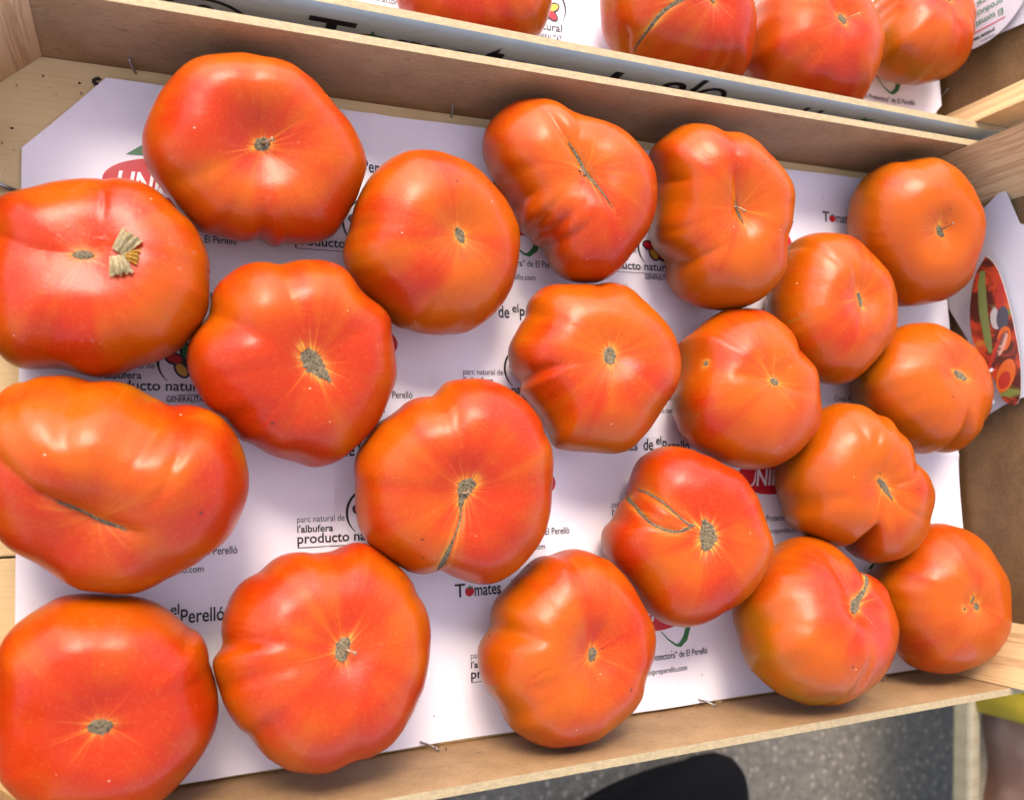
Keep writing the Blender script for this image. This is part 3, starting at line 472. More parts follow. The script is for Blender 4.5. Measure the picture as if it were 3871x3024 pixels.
 'N': {"r":[3975,3988,3983,3988,4000,3989,3966,3955,3951,3947,3949,3952,3957,3975,3994,4006,4033,4070,4099,4136,4188,4211,4197,4199,4228,4252,4266,4273,4254,4213,4173,4134,4112,4141,4182,4162,4093,4029,3973,3918,3895,3895,3879,3853,3847,3852,3852,3848,3837,3811,3767,3699,3617,3565,3582,3665,3788,3909,3995,4041,4063,4071,4064,4048,4028,4004,3978,3941,3892,3854,3839,3832,3841,3899,3994,4071,4101,4095,4081,4082,4102,4117,4122,4123,4117,4094,4064,4037,4013,3990,3972,3960,3958,3954,3928,3896,3880,3871,3862,3868,3880,3878,3879,3896,3892,3866,3857,3855,3825,3789,3775,3768,3768,3797,3832,3852,3887,3936,3957,3960],"h":2936,"c":[17079,4174,3049],"a":[0.0249,0.0469,0.9986],"d":900,"w":1600,"g":[[[[-3251,1199,-845],[-3225,1190,929],[-2516,966,2071],[-1042,448,2309]],300,60],[[[-2812,-675,2156],[-2394,-411,2374],[-1983,-341,2452]],68,53],[[[-2747,-1054,2093],[-2133,-950,2391],[-1382,-774,2435]],291,73],[[[110,4186,-212],[-441,3351,1852],[-680,2413,2386]],257,41],[[[444,1113,2348],[197,352,2086]],251,65],[[[-2838,-2838,-609],[-2837,-1493,1795]],250,40],[[[2832,-1490,1717],[1345,-951,2428]],307,41],[[[-2151,3044,-975],[-2631,2631,901]],208,31],[[[-461,2171,2462],[-106,616,2147]],225,40]],"s":[[[[41,282,2062],[71,-19,2038],[-75,-265,2060]],[90,191,80]]],"k":None},
 'O': {"r":[3486,3504,3532,3548,3545,3542,3554,3567,3564,3557,3563,3581,3587,3574,3562,3565,3576,3581,3581,3589,3612,3641,3672,3726,3789,3838,3890,3938,3967,3984,3992,4000,4011,4024,4035,4043,4048,4052,4057,4040,3966,3829,3729,3720,3704,3638,3578,3521,3464,3435,3416,3393,3369,3343,3326,3321,3327,3343,3361,3372,3386,3406,3437,3482,3522,3544,3562,3589,3631,3674,3692,3693,3701,3723,3754,3777,3788,3805,3836,3874,3892,3891,3898,3921,3944,3951,3961,3986,4001,4008,4020,4018,4001,3970,3906,3854,3821,3759,3706,3688,3647,3587,3563,3557,3541,3533,3540,3546,3545,3551,3554,3537,3517,3509,3501,3485,3473,3474,3479,3482],"h":2722,"c":[33265,20004,2837],"a":[-0.0617,0.0333,0.9975],"d":600,"w":1200,"g":[[[[-473,1766,2447],[-295,950,2369],[-80,378,2175]],243,76],[[[78,-423,2187],[-282,-1328,2448],[-380,-2209,2343]],191,75],[[[2114,-2476,1242],[355,-2066,2376]],257,41]],"s":[[[[-121,302,2160],[62,-24,2123],[105,-414,2186]],[51,142,51]]],"k":None},
 'P': {"r":[3592,3591,3598,3617,3636,3637,3628,3628,3629,3614,3591,3578,3575,3571,3571,3582,3597,3605,3615,3635,3658,3687,3730,3776,3816,3865,3915,3953,3987,4004,3993,3969,3930,3905,3891,3854,3841,3878,3923,3971,4032,4079,4107,4133,4156,4183,4200,4188,4177,4170,4139,4098,4065,4020,3961,3909,3871,3842,3809,3770,3743,3725,3703,3673,3649,3640,3633,3604,3559,3524,3505,3492,3480,3464,3453,3451,3462,3482,3509,3540,3577,3633,3709,3775,3823,3896,3992,4062,4116,4152,4128,4087,4084,4089,4093,4108,4124,4147,4185,4211,4220,4237,4244,4228,4214,4200,4171,4138,4086,3994,3900,3830,3776,3734,3701,3677,3653,3625,3606,3597],"h":2841,"c":[39408,24572,3130],"a":[-0.2161,-0.2656,0.9395],"d":700,"w":1300,"g":[[[[-1386,3611,273],[-1709,3147,1437],[-1548,2681,1986]],307,51],[[[-850,1565,2532],[-583,1010,2455],[-199,463,2228]],405,71],[[[238,-327,2200],[-61,-1557,2526]],256,41]],"s":[[[[-188,281,2182],[-68,-15,2143],[216,-267,2184]],[102,164,112]]],"k":[[73,113,2148],[215,583,2264],6,0.6]},
 'Q': {"r":[3845,3826,3812,3811,3819,3827,3839,3855,3856,3837,3820,3816,3805,3764,3708,3670,3644,3618,3598,3584,3558,3526,3506,3510,3532,3550,3567,3596,3615,3619,3618,3607,3598,3587,3580,3577,3557,3542,3540,3533,3522,3522,3540,3566,3585,3600,3637,3695,3744,3779,3812,3863,3938,4001,4038,4081,4133,4162,4169,4184,4196,4163,4091,4029,3990,3951,3896,3829,3774,3742,3722,3707,3689,3659,3629,3612,3607,3616,3629,3624,3607,3597,3606,3636,3649,3642,3657,3672,3645,3592,3470,3261,3135,3213,3435,3680,3822,3848,3838,3829,3811,3794,3768,3700,3635,3635,3663,3709,3768,3796,3795,3801,3824,3849,3877,3911,3924,3901,3872,3858],"h":2757,"c":[39369,15891,2922],"a":[0.0142,0.1724,0.9849],"d":400,"w":1100,"g":[[[[-475,3274,1231],[-670,2376,2132],[-513,1510,2501],[-300,609,2457]],197,88],[[[1839,2042,1973],[412,713,2488]],262,47],[[[1832,-2388,1795],[55,-1412,2527]],257,46]],"s":[[[[-423,131,2409],[-75,-14,2359],[416,-233,2416]],[128,246,72]]],"k":None},
 'R': {"r":[3941,3845,3760,3676,3572,3438,3317,3238,3201,3214,3260,3309,3357,3398,3432,3468,3485,3476,3484,3520,3558,3635,3738,3766,3740,3741,3792,3879,3984,4079,4141,4166,4172,4185,4192,4179,4169,4160,4143,4133,4117,4083,4053,4036,4016,3993,3984,3988,3994,3998,4011,4039,4066,4084,4106,4127,4129,4126,4122,4109,4095,4075,4033,3984,3952,3949,3975,4026,4074,4068,4028,3996,3944,3862,3805,3764,3701,3646,3618,3578,3531,3511,3493,3419,3249,2988,2675,2500,2660,3072,3502,3796,3970,4098,4185,4249,4320,4380,4420,4464,4508,4535,4558,4586,4594,4586,4583,4569,4533,4487,4419,4343,4300,4291,4291,4273,4242,4205,4136,4040],"h":2891,"c":[33846,10815,3082],"a":[-0.1693,-0.0691,0.9831],"d":600,"w":1400,"g":[[[[-1077,3637,1377],[-1025,3020,2021],[-838,2184,2471],[-530,946,2501]],234,104],[[[821,3418,1200],[-309,2344,2457],[-280,944,2477]],199,73],[[[1802,2623,1374],[462,1560,2542],[24,604,2377]],199,58],[[[2289,983,1999],[1747,395,2494],[960,139,2460],[357,47,2324]],198,125],[[[-2813,-521,2168],[-1759,-447,2562]],307,51],[[[185,-3536,-1206],[-1000,-2027,2291],[-272,-1281,2490]],292,69],[[[530,-793,2476],[1073,-1131,2604],[2058,-1537,2487]],145,52],[[[3125,-1859,1833],[1750,-1455,2568]],210,53]],"s":[[[[-259,377,2344],[66,17,2292],[290,-331,2342],[466,-641,2432]],[130,218,145,36]]],"k":None},
 'S': {"r":[4702,4748,4798,4843,4885,4885,4795,4662,4529,4369,4193,4032,3843,3593,3336,3183,3212,3368,3551,3743,3885,3917,3924,4016,4183,4308,4335,4324,4309,4277,4249,4230,4188,4138,4101,4035,3964,3945,3947,3926,3911,3921,3933,3939,3956,3996,4047,4090,4127,4185,4254,4287,4290,4302,4311,4311,4302,4263,4213,4184,4184,4210,4255,4308,4349,4386,4434,4460,4423,4359,4312,4277,4250,4234,4211,4177,4152,4129,4088,4051,4027,3992,3946,3923,3920,3890,3813,3745,3767,3848,3880,3860,3832,3803,3784,3783,3788,3788,3792,3821,3865,3897,3931,3995,4060,4091,4114,4159,4203,4239,4289,4353,4411,4470,4529,4557,4567,4594,4634,4668],"h":3060,"c":[30298,4131,3544],"a":[0.2101,0.4197,0.883],"d":500,"w":1400,"g":[[[[1317,2028,2485],[1237,1411,2679],[1184,933,2753],[679,535,2678],[142,150,2569]],177,125],[[[-709,2953,2209],[-727,1632,2744],[-442,504,2641]],258,62],[[[-2233,-1029,2631],[-2975,-1823,1965],[-2895,-2539,1427]],291,49],[[[-4080,-267,909],[-3290,-699,2116]],295,39],[[[-1419,-1662,2674],[-1183,-2754,2161]],245,39],[[[621,-140,2639],[2016,-684,2754]],258,31]],"s":[[[[1793,1615,2386],[1280,1009,2749],[853,637,2715],[389,315,2608],[-144,-64,2565],[-647,-397,2662]],[103,114,93,181,300,155]]],"k":None},
 'T': {"r":[3653,3686,3700,3703,3718,3733,3725,3708,3700,3692,3684,3683,3690,3696,3705,3721,3741,3777,3819,3846,3874,3901,3917,3932,3939,3938,3940,3958,3993,4022,4021,4002,3974,3940,3911,3870,3811,3772,3753,3733,3711,3691,3684,3692,3708,3723,3736,3755,3790,3839,3876,3887,3891,3910,3948,3976,3959,3904,3848,3815,3796,3773,3739,3707,3689,3685,3687,3682,3671,3666,3674,3695,3707,3698,3694,3711,3727,3738,3792,3869,3923,3958,3958,3940,3921,3910,3902,3884,3868,3854,3833,3817,3808,3802,3808,3826,3839,3860,3900,3928,3930,3936,3946,3941,3930,3934,3944,3940,3928,3926,3916,3875,3824,3783,3733,3672,3619,3593,3597,3619],"h":2821,"c":[39496,4478,2953],"a":[-0.1014,-0.0244,0.9945],"d":300,"w":1000,"g":[[[[-1040,123,2655],[292,-237,2555],[1713,-341,2571]],406,66],[[[-14,265,2539],[0,1300,2663]],304,30]],"s":[[[[-35,137,2526],[-72,-4,2522],[27,-203,2532]],[91,172,91]],[[[-276,509,2590],[-395,157,2563]],[51,101]],[[[-998,-13,2651],[-891,-141,2641]],[60,70]]],"k":None},
 'U': {"r":[3482,3503,3517,3491,3456,3446,3441,3433,3451,3484,3469,3403,3347,3322,3302,3281,3273,3278,3295,3308,3282,3220,3175,3160,3139,3114,3115,3130,3137,3156,3202,3240,3238,3207,3175,3158,3156,3154,3158,3181,3212,3240,3288,3357,3394,3377,3357,3366,3381,3390,3419,3474,3520,3519,3484,3467,3480,3490,3494,3532,3587,3610,3614,3646,3687,3706,3719,3727,3690,3626,3584,3558,3509,3449,3404,3371,3349,3339,3313,3250,3183,3140,3107,3072,3049,3046,3047,3043,3035,3023,3017,3026,3046,3067,3096,3146,3199,3232,3253,3287,3328,3373,3441,3522,3567,3572,3595,3645,3667,3649,3631,3620,3597,3574,3571,3570,3552,3529,3509,3488],"h":2489,"c":[13727,34071,2846],"a":[-0.3416,-0.0814,0.9363],"d":600,"w":1500,"g":[[[[2323,-2580,-688],[1867,-2186,1584]],297,48]],"s":[[[[-130,12,1893],[126,20,1893]],[114,114]]],"k":None},
 'V': {"r":[4045,3976,3904,3850,3809,3770,3731,3700,3682,3682,3694,3702,3679,3620,3548,3488,3444,3414,3394,3388,3397,3408,3396,3347,3282,3233,3203,3184,3170,3164,3164,3174,3200,3244,3287,3304,3304,3312,3334,3353,3365,3407,3506,3622,3694,3717,3731,3769,3839,3925,3994,4039,4084,4146,4207,4239,4246,4244,4225,4188,4154,4134,4123,4118,4115,4109,4100,4089,4067,4027,3980,3932,3869,3790,3712,3649,3598,3544,3476,3396,3324,3268,3225,3190,3164,3146,3130,3111,3094,3086,3089,3094,3099,3123,3186,3258,3275,3245,3268,3407,3581,3648,3601,3586,3726,3999,4284,4465,4509,4470,4425,4394,4353,4306,4269,4232,4186,4142,4115,4090],"h":2942,"c":[24505,34412,3110],"a":[0.0585,-0.1819,0.9816],"d":400,"w":1200,"g":[[[[-1695,-360,2707],[-2381,-843,2446],[-2739,-1263,2127],[-2912,-1631,1789],[-3016,-1903,1431],[-3023,-2197,907],[-2798,-2454,282]],112,112],[[[-3573,-1704,741],[-3289,-2136,282],[-2851,-2435,-134]],204,280]],"s":[[[[-1695,-360,2707],[-2381,-843,2446],[-2739,-1263,2127],[-2922,-1687,1736],[-3001,-2005,1313],[-2995,-2237,841],[-2840,-2425,356]],[124,112,100,87,75,62,37]],[[[-218,29,2554],[96,-216,2555]],[150,88]]],"k":None},
 'W': {"r":[3764,3750,3744,3734,3706,3664,3626,3595,3567,3542,3524,3513,3501,3484,3466,3457,3463,3483,3513,3536,3537,3523,3510,3510,3523,3552,3596,3637,3654,3648,3642,3648,3665,3702,3763,3822,3839,3823,3814,3830,3866,3896,3884,3837,3808,3829,3863,3852,3786,3720,3696,3698,3693,3670,3640,3617,3608,3614,3631,3652,3666,3675,3687,3709,3742,3791,3855,3911,3930,3912,3886,3875,3883,3888,3862,3803,3733,3676,3637,3610,3593,3581,3562,3525,3477,3437,3415,3404,3400,3406,3425,3453,3476,3489,3501,3520,3556,3619,3696,3755,3803,3885,4002,4087,4081,4002,3931,3914,3924,3928,3916,3885,3847,3820,3806,3796,3786,3784,3786,3781],"h":2957,"c":[32862,34377,3104],"a":[-0.1322,-0.0316,0.9907],"d":400,"w":1200,"g":[[[[-1568,-1697,2453],[-1757,-2229,2045]],334,94],[[[-165,199,2572],[-954,1428,2683]],335,54]],"s":[[[[-182,182,2572],[54,40,2558],[173,-197,2573]],[108,175,108]]],"k":[[136,7,2561],[711,19,2646],6,0.5]},
 'X': {"r":[3252,3268,3290,3323,3351,3354,3331,3299,3278,3276,3296,3339,3407,3501,3603,3678,3695,3663,3615,3580,3569,3583,3626,3707,3824,3939,3977,3896,3731,3542,3372,3252,3221,3290,3402,3483,3509,3480,3396,3277,3159,3056,2987,2989,3043,3055,2983,2889,2846,2855,2891,2930,2961,2979,2986,2983,2972,2962,2971,3007,3055,3095,3125,3169,3254,3376,3503,3603,3672,3733,3810,3912,4013,4067,4046,3972,3891,3827,3771,3705,3628,3555,3498,3457,3421,3374,3310,3245,3201,3185,3183,3178,3165,3150,3134,3118,3117,3136,3164,3186,3209,3244,3256,3187,3043,2893,2810,2811,2862,2916,2929,2879,2797,2743,2756,2829,2937,3054,3154,3220],"h":2643,"c":[41181,36765,2875],"a":[-0.063,0.2626,0.9629],"d":400,"w":1200,"g":[[[[-1073,-1257,2396],[-1453,-3047,902]],291,58],[[[-21,-1600,2331],[995,-2592,1386]],205,73],[[[-2233,1808,352],[-2822,-999,1583]],445,89]],"s":[[[[-79,75,2246],[120,-100,2249]],[132,103]]],"k":None}
}
BLOSSOM = (-0.0071, 0.1977)
# ---------------------------------------------------------------- tomatoes
# per fruit: r = outline radii about its own axis (1e-5 m), h = half height, c = centre, a = axis, d/w = dimple, g = furrows, s = corky scars, k = dry style
INFO = {  # ripeness, wear, seed, label
 'A': (0.52, 0.15, 'big flat tomato touching the far board, deep dimple with a short dry stalk'),
 'B': (0.50, 0.60, 'tomato with a dried yellow blossom lying on it'),
 'C': (0.64, 0.20, 'large folded tomato at the left edge with a long dark slit across it'),
 'D': (0.74, 0.10, 'deep red tomato in the bottom left corner'),
 'E': (0.30, 0.10, 'smooth round orange tomato between the big dimpled one and the slit ribbed one'),
 'F': (0.80, 0.10, 'red lobed tomato with a large wedge-shaped brown scar'),
 'G': (0.62, 0.10, 'wide tomato with a pointed knob on its left side, in front near the board'),
 'H': (0.60, 0.10, 'tomato split by a corky crack running from its scar to the lower edge'),
 'I': (0.54, 0.00, 'strongly ribbed tomato with a long thin corky slit, by the far board'),
 'J': (0.24, 0.20, 'kidney-shaped orange tomato with a deep hollow, by the far board'),
 'K': (0.34, 0.10, 'orange lobed tomato with a small round scar in the middle of the crate'),
 'L': (0.42, 0.90, 'matt tomato with a small pale ring mark beside its scar'),
 'M': (0.60, 0.05, 'tomato with a lens-shaped double crack beside its round scar'),
 'N': (0.40, 0.15, 'front tomato with a small curved crease, leaning over the near board'),
 'O': (0.22, 0.10, 'orange tomato tucked between the kidney-shaped one and the matt one'),
 'P': (0.02, 0.15, 'yellowish orange tomato against the right far corner post'),
 'Q': (0.04, 0.15, 'golden orange tomato touching the oval picture card'),
 'R': (0.08, 0.15, 'yellow-orange ribbed tomato with a long narrow brown scar, near the right end'),
 'S': (0.36, 0.15, 'round tomato with a curved corky scar like a tail, by the near board'),
 'T': (0.34, 1.00, 'scuffed tomato in the near right corner with green streaks'),
 'U': (0.62, 0.10, 'red tomato in the far crate, leftmost of the four'),
 'V': (0.66, 0.10, 'cracked tomato in the far crate with a long pale corky seam'),
 'W': (0.50, 0.10, 'tomato in the far crate with a thin dry stalk on its scar'),
 'X': (0.32, 0.10, 'tomato in the far crate beside the round white card'),
}
def smooth_per(r, n):
    f = np.fft.rfft(r); return np.fft.irfft(f * np.exp(-(np.arange(len(f)) / n) ** 4), len(r))
def base_shape(rho, h, dd, wd, th, ph):
    lo = smooth_per(rho, 4.0); u = np.sin(ph)[:, None]; c = np.cos(ph)[:, None]
    w = np.clip((u - .25) / .65, 0, 1); w = w * w * (3 - 2 * w)
    rr = (lo + (rho - lo) * w) * np.abs(u) ** .86
    z = np.sign(c) * np.abs(c) ** .92 * h - dd * np.exp(-(rr / wd) ** 2) * (c > 0)
    return np.stack([rr * np.cos(th), rr * np.sin(th), z + 0 * rr], -1)
def dense(P, step=.0008):
    P = np.array(P, float); out = [P[0]]
    # Catmull-Rom through the given points
    Q = np.concatenate([[2 * P[0] - P[1]], P, [2 * P[-1] - P[-2]]])
    for i in range(1, len(Q) - 2):
        n = max(2, int(np.linalg.norm(Q[i + 1] - Q[i]) / step)); t = (np.arange(1, n + 1) / n)[:, None]
        out.extend(.5 * ((2 * Q[i]) + (-Q[i - 1] + Q[i + 1]) * t + (2 * Q[i - 1] - 5 * Q[i] + 4 * Q[i + 1] - Q[i + 2]) * t ** 2 + (-Q[i - 1] + 3 * Q[i] - 3 * Q[i + 1] + Q[i + 2]) * t ** 3))
    return np.array(out)
NTH, NPH = 200, 116
th = np.arange(NTH) * 2 * np.pi / NTH; ph = np.linspace(.022, np.pi - .03, NPH)
FACES = [(i * NTH + j, (i + 1) * NTH + j, (i + 1) * NTH + (j + 1) % NTH, i * NTH + (j + 1) % NTH) for i in range(NPH - 1) for j in range(NTH)]
NV = NTH * NPH
FACES += [(NV, j, (j + 1) % NTH) for j in range(NTH)] + [(NV + 1, (NPH - 1) * NTH + (j + 1) % NTH, (NPH - 1) * NTH + j) for j in range(NTH)]
def axis_matrix(a, c):
    a = np.array(a) / np.linalg.norm(a); x = np.array([1, 0, 0]) - a * a[0]; x /= np.linalg.norm(x); y = np.cross(a, x)
    return Matrix(((x[0], y[0], a[0], c[0]), (x[1], y[1], a[1], c[1]), (x[2], y[2], a[2], c[2]), (0, 0, 0, 1)))
def build_tomato(key, idx):
    D = TOMATO_DATA[key]; ripe, wear, label = INFO[key]; rs = np.random.default_rng(100 + idx)
    rho = np.interp(np.arange(NTH) / NTH * 120, np.arange(121), np.array(D['r'] + D['r'][:1])) / 1e5
    V = base_shape(rho, D['h'] / 1e5, D['d'] / 1e5, D['w'] / 1e5, th, ph).reshape(-1, 3)
    V = np.concatenate([V, [V[:NTH].mean(0)], [V[-NTH:].mean(0)]])
    N = V / np.linalg.norm(V, axis=1)[:, None]
    disp = np.zeros(len(V))
    for P, w, dp in D['g']:
        Q = dense(np.array(P) / 1e5); t = np.linspace(0, 1, len(Q)); amp = np.minimum(1, np.minimum(.55 + t * 4, (1 - t) * 3.2 + .12)); sg = w / 1e5 / 1.35
        d2 = ((V[:, None, :] - Q[None]) ** 2).sum(-1); prof = np.exp(-d2 / (2 * sg * sg))
        if dp > 85: prof = .45 * np.exp(-d2 / (3.4 * sg * sg)) + .55 * np.exp(-np.sqrt(d2 + 1e-7) / (sg * .62))   # folds pinch together
        f = (amp[None] * prof).max(1)
        disp += f * dp / 1e5
    und = np.zeros(len(V))
    for _ in range(14):
        k = rs.normal(size=3); k /= np.linalg.norm(k); wl = rs.uniform(.011, .030); und += np.sin(V @ k * 2 * np.pi / wl + rs.uniform(0, 6.3)) * wl * .0042
    bottom = np.clip((V[:, 2] + D['h'] / 1e5 * .9) / .01, 0, 1)
    V = V - N * (disp - und * bottom)[:, None]
    # halo of pale cork-edged skin round every scar
    halo = np.zeros(len(V))
    for P, hw in D['s']:
        P = np.array(P) / 1e5; Q = dense(P); hwq = np.interp(np.linspace(0, 1, len(Q)), np.linspace(0, 1, len(hw)), hw) / 1e5
        d = np.sqrt(((V[:, None, :] - Q[None]) ** 2).sum(-1)) - hwq[None]
        halo = np.maximum(halo, np.exp(-np.clip(d.min(1), 0, 1) / .0011))
    me = mesh_np('tomato', V, FACES); at = me.attributes.new('halo', 'FLOAT', 'POINT'); at.data.foreach_set('value', halo.astype(np.float32))
    o = link('tomato', me, None, [M['tomato']]); o.matrix_world = axis_matrix(D['a'], np.array(D['c']) / 1e5)
    o['ripe'] = float(ripe); o['wear'] = float(wear); o['seed'] = float(idx * .37 + 1.3)
    tag(o, label, 'tomato', 'tomatoes in the far crate' if key in 'UVWX' else 'tomatoes in the near crate')
    bvh = BVHTree.FromPolygons([tuple(v) for v in V], FACES)
    for P, hw in D['s']:
        Q = dense(np.array(P) / 1e5, .0005); n = max(14, min(60, len(Q))); ti = np.linspace(0, 1, n)
        Q = np.stack([np.interp(ti, np.linspace(0, 1, len(Q)), Q[:, k]) for k in range(3)], 1)
        L = sum(np.linalg.norm(Q[i + 1] - Q[i]) for i in range(n - 1))
        w = np.interp(ti, np.linspace(0, 1, len(hw)), hw) / 1e5
        if len(hw) == 3: w = (hw[1] * (1 - np.abs(2 * ti - 1) ** 2.4) ** .6 + min(hw[0], hw[2]) * .35) / 1e5
        nA = 11; VV = []; jit = [rs.uniform(.80, 1.18, n), rs.uniform(.80, 1.18, n)]
        def drop(q):   # radial drop onto the furrowed skin
            d = q.normalized(); l, nn, _, _ = bvh.ray_cast(d * .09, -d)
            return (l, nn) if l is not None else bvh.find_nearest(q)[:2]
        C0 = [drop(Vector(q)) for q in Q]
        for i in range(n):
            tg = C0[min(i + 1, n - 1)][0] - C0[max(i - 1, 0)][0]; tg.normalize()
            loc = C0[i][0]; nor = loc.normalized(); ac = nor.cross(tg); ac.normalize()
            for j in range(nA):
                s_ = (j / (nA - 1) * 2 - 1); ws = w[i] * jit[0 if s_ < 0 else 1][i]
                l2, n2 = drop(loc + ac * (s_ * ws))
                e = 1 - abs(s_) ** 3
                VV.append(l2 + l2.normalized() * (-.0002 + e * (.00055 + rs.uniform(-.00022, .00030))))
        FF = [(i * nA + j, i * nA + j + 1, (i + 1) * nA + j + 1, (i + 1) * nA + j) for i in range(n - 1) for j in range(nA - 1)]
        link('corky_scar', mesh_np('corky_scar', VV, FF), o, [M['cork']])
    if D['k']:
        a, b_, lift, rad = D['k']; l1, n1, _, _ = bvh.find_nearest(Vector(a) / 1e5); l2, n2, _, _ = bvh.find_nearest(Vector(b_) / 1e5)
        e = l2 + n2 * lift * .001; bm = bmesh.new(); q = [l1.lerp(e, t) + n1 * (.0012 * math.sin(t * 3.0)) for t in np.linspace(0, 1, 7)]
        tube(bm, q, [rad * .001 * (.8 - .35 * math.sin(t * 3.1) + (.45 if i == 6 else 0)) for i, t in enumerate(np.linspace(0, 1, 7))], 7)
        bm_obj('dry_style', bm, M['style'], o, True)
    return o
def mat_style():
    s = NT('dry_style'); v = s.obj(); return s.done(s.mix(s.ramp(s.noise(v, 500, 3), .4, .65), (.36, .22, .12), (.10, .05, .025)), .8)
M['style'] = mat_style()
TOM = {k: build_tomato(k, i) for i, k in enumerate(TOMATO_DATA)}

# ---------------------------------------------------------------- dried blossom lying on the second tomato
def mat_dry(name, c0, c1):
    s = NT(name); v = s.obj(); f = s.noise(s.scale(v, (1, .3, 1)), 900, 3, .6); s.bump(f, .25, .0003)
    return s.done(s.mix(s.ramp(f, .35, .68), c0, c1), .8)
M['sepal'] = mat_dry('dry_sepal', (.34, .26, .115), (.66, .54, .31)); M['petal'] = mat_dry('dry_petal', (.62, .30, .015), (.70, .44, .08))
tb = TOM['B']; bpy.context.view_layer.update()
def surf(o, x, y):  # first point of o under (x, y), world
    mi = o.matrix_world.inverted(); a = mi @ Vector((x, y, .3)); d = (mi.to_3x3() @ Vector((0, 0, -1))).normalized(); ok, l, n, _ = o.ray_cast(a, d)
    return o.matrix_world @ l
fx, fy = BLOSSOM
fl = empty('dried_blossom', surf(tb, fx, fy)); tag(fl, 'shrivelled yellow-brown blossom lying on top of a tomato', 'dried blossom')
def fan(name, ox, oy, ang, length, w0, w1, mat, lift, seed, teeth=5):
    r_ = random.Random(seed); nu, nv = 22, 9; bm = bmesh.new(); g = []
    for i in range(nu):
        row = []; u = i / (nu - 1) * 2 - 1
        for j in range(nv):
            t = j / (nv - 1); L = length * (1 - .12 * abs(math.sin(u * teeth * 1.6)) * t - .1 * r_.random() * (j == nv - 1)); w = w0 + (w1 - w0) * t
            lx, ly = t * L, u * w * .5; z = lift + .0007 * math.sin(u * 11) * (.3 + t) + .0018 * math.sin(t * 3) * (1 - u * u) + r_.uniform(-.0002, .0002)
            x = ox + lx * math.cos(ang) - ly * math.sin(ang); y = oy + lx * math.sin(ang) + ly * math.cos(ang)
            p = surf(tb, fx + x, fy + y) - fl.location; row.append(bm.verts.new((x, y, p.z + max(.0002, z))))
        g.append(row)
    for i in range(nu - 1):
        for j in range(nv - 1): bm.faces.new((g[i][j], g[i + 1][j], g[i + 1][j + 1], g[i][j + 1]))
    bmesh.ops.solidify(bm, geom=bm.faces[:], thickness=.0003); return bm_obj(name, bm, mat, fl, True)
fan('sepal', -.0014, .0006, R(56), .0092, .0052, .0086, M['sepal'], .0012, 3)
fan('sepal', -.0018, -.0006, R(-78), .0080, .0050, .0082, M['sepal'], .0012, 5)
fan('petal', .0002, -.0002, R(-8), .0056, .0030, .0062, M['petal'], .0005, 8, 3)

# ---------------------------------------------------------------- cards by the right-hand end boards
def mat_picture():
    s = NT('printed_picture'); v = s.obj(); a = s.noise(v, 75, 3, .55, dist=.8); b_ = s.noise(s.scale(v, (1, .45, 1)), 55, 3, .5, dist=.5)
    col = s.mix(s.ramp(a, .42, .60), (.055, .012, .008), (.33, .035, .012)); col = s.mix(s.ramp(b_, .60, .66), col, (.12, .13, .03))
    col = s.mix(s.ramp(s.noise(v, 48, 2), .62, .70), col, (.36, .11, .02)); return s.done(col, .25)
def frame_plane(org, ex, ey):
    ex = Vector(ex).normalized(); ez = ex.cross(Vector(ey)).normalized(); ey = ez.cross(ex)
    return Matrix(((ex.x, ey.x, ez.x, org[0]), (ex.y, ey.y, ez.y, org[1]), (ex.z, ey.z, ez.z, org[2]), (0, 0, 0, 1)))
def card(name, outline, thick, mats, curl=0.0):
    bm = bmesh.new(); f = bm.faces.new([bm.verts.new((x, y, 0)) for x, y in outline]); bm.normal_update()
    if f.normal.z < 0: f.normal_flip()
    bmesh.ops.triangulate(bm, faces=bm.faces[:]); bmesh.ops.subdivide_edges(bm, edges=bm.edges[:], cuts=3, use_grid_fill=True)
    for v in bm.verts: v.co.z += curl * v.co.x * v.co.x
    top = bm.faces[:]
    r = bmesh.ops.extrude_face_region(bm, geom=top); 
    for v in r['geom']:
        if isinstance(v, bmesh.types.BMVert): v.co.z += thick
    for f in r['geom']:
        if isinstance(f, bmesh.types.BMFace): f.material_index = len(mats) - 1
    return bm_obj(name, bm, mats)
bpy.context.view_layer.update()
M['card'] = plain('card_white', (.52, .475, .48), .5)
# big folded sheet against the near crate's end board: drawn in (y, z) on the board
SH = [(.2694, .051), (.2566, .028), (.2155, .0032), (.1897, .0172), (.1429, .0275), (.1483, .0386), (.1513, .0488), (.157, .072), (.235, .074), (.2477, .0565)]
o = card('white_sheet', [(-(y - .2), z) for y, z in SH], .0004, [M['card']], 1.0); o.matrix_world = frame_plane((.4455, .2, 0), (0, -1, 0), (.03, 0, 1)); tag(o, 'creased white sheet standing against the right end board of the near crate', 'paper sheet')
OV = [(.2331, .039), (.2261, .0437), (.212, .0472), (.1949, .0497), (.1742, .0516), (.160, .0513), (.151, .0500), (.1474, .0470), (.1516, .0415), (.1636, .0378), (.1755, .0325), (.1874, .0288), (.2027, .0285), (.2216, .0322)]
q = np.array(OV); qc = q.mean(0); tt = dense(np.concatenate([q, q[:1]]).repeat(1, 0) @ np.array([[1, 0, 0], [0, 1, 0]]), .002)[:-1, :2]
o = card('picture_card', [(-(y - qc[0]), (z - qc[1]) * 1.044) for y, z in tt], .0006, [M['card'], mat_picture()])
o.matrix_world = frame_plane((.4273 + qc[1] * .3, qc[0], qc[1]), (0, -1, 0), (.3, 0, 1)); tag(o, 'glossy oval card printed with a picture of tomatoes, standing between tomatoes and end board', 'printed card')
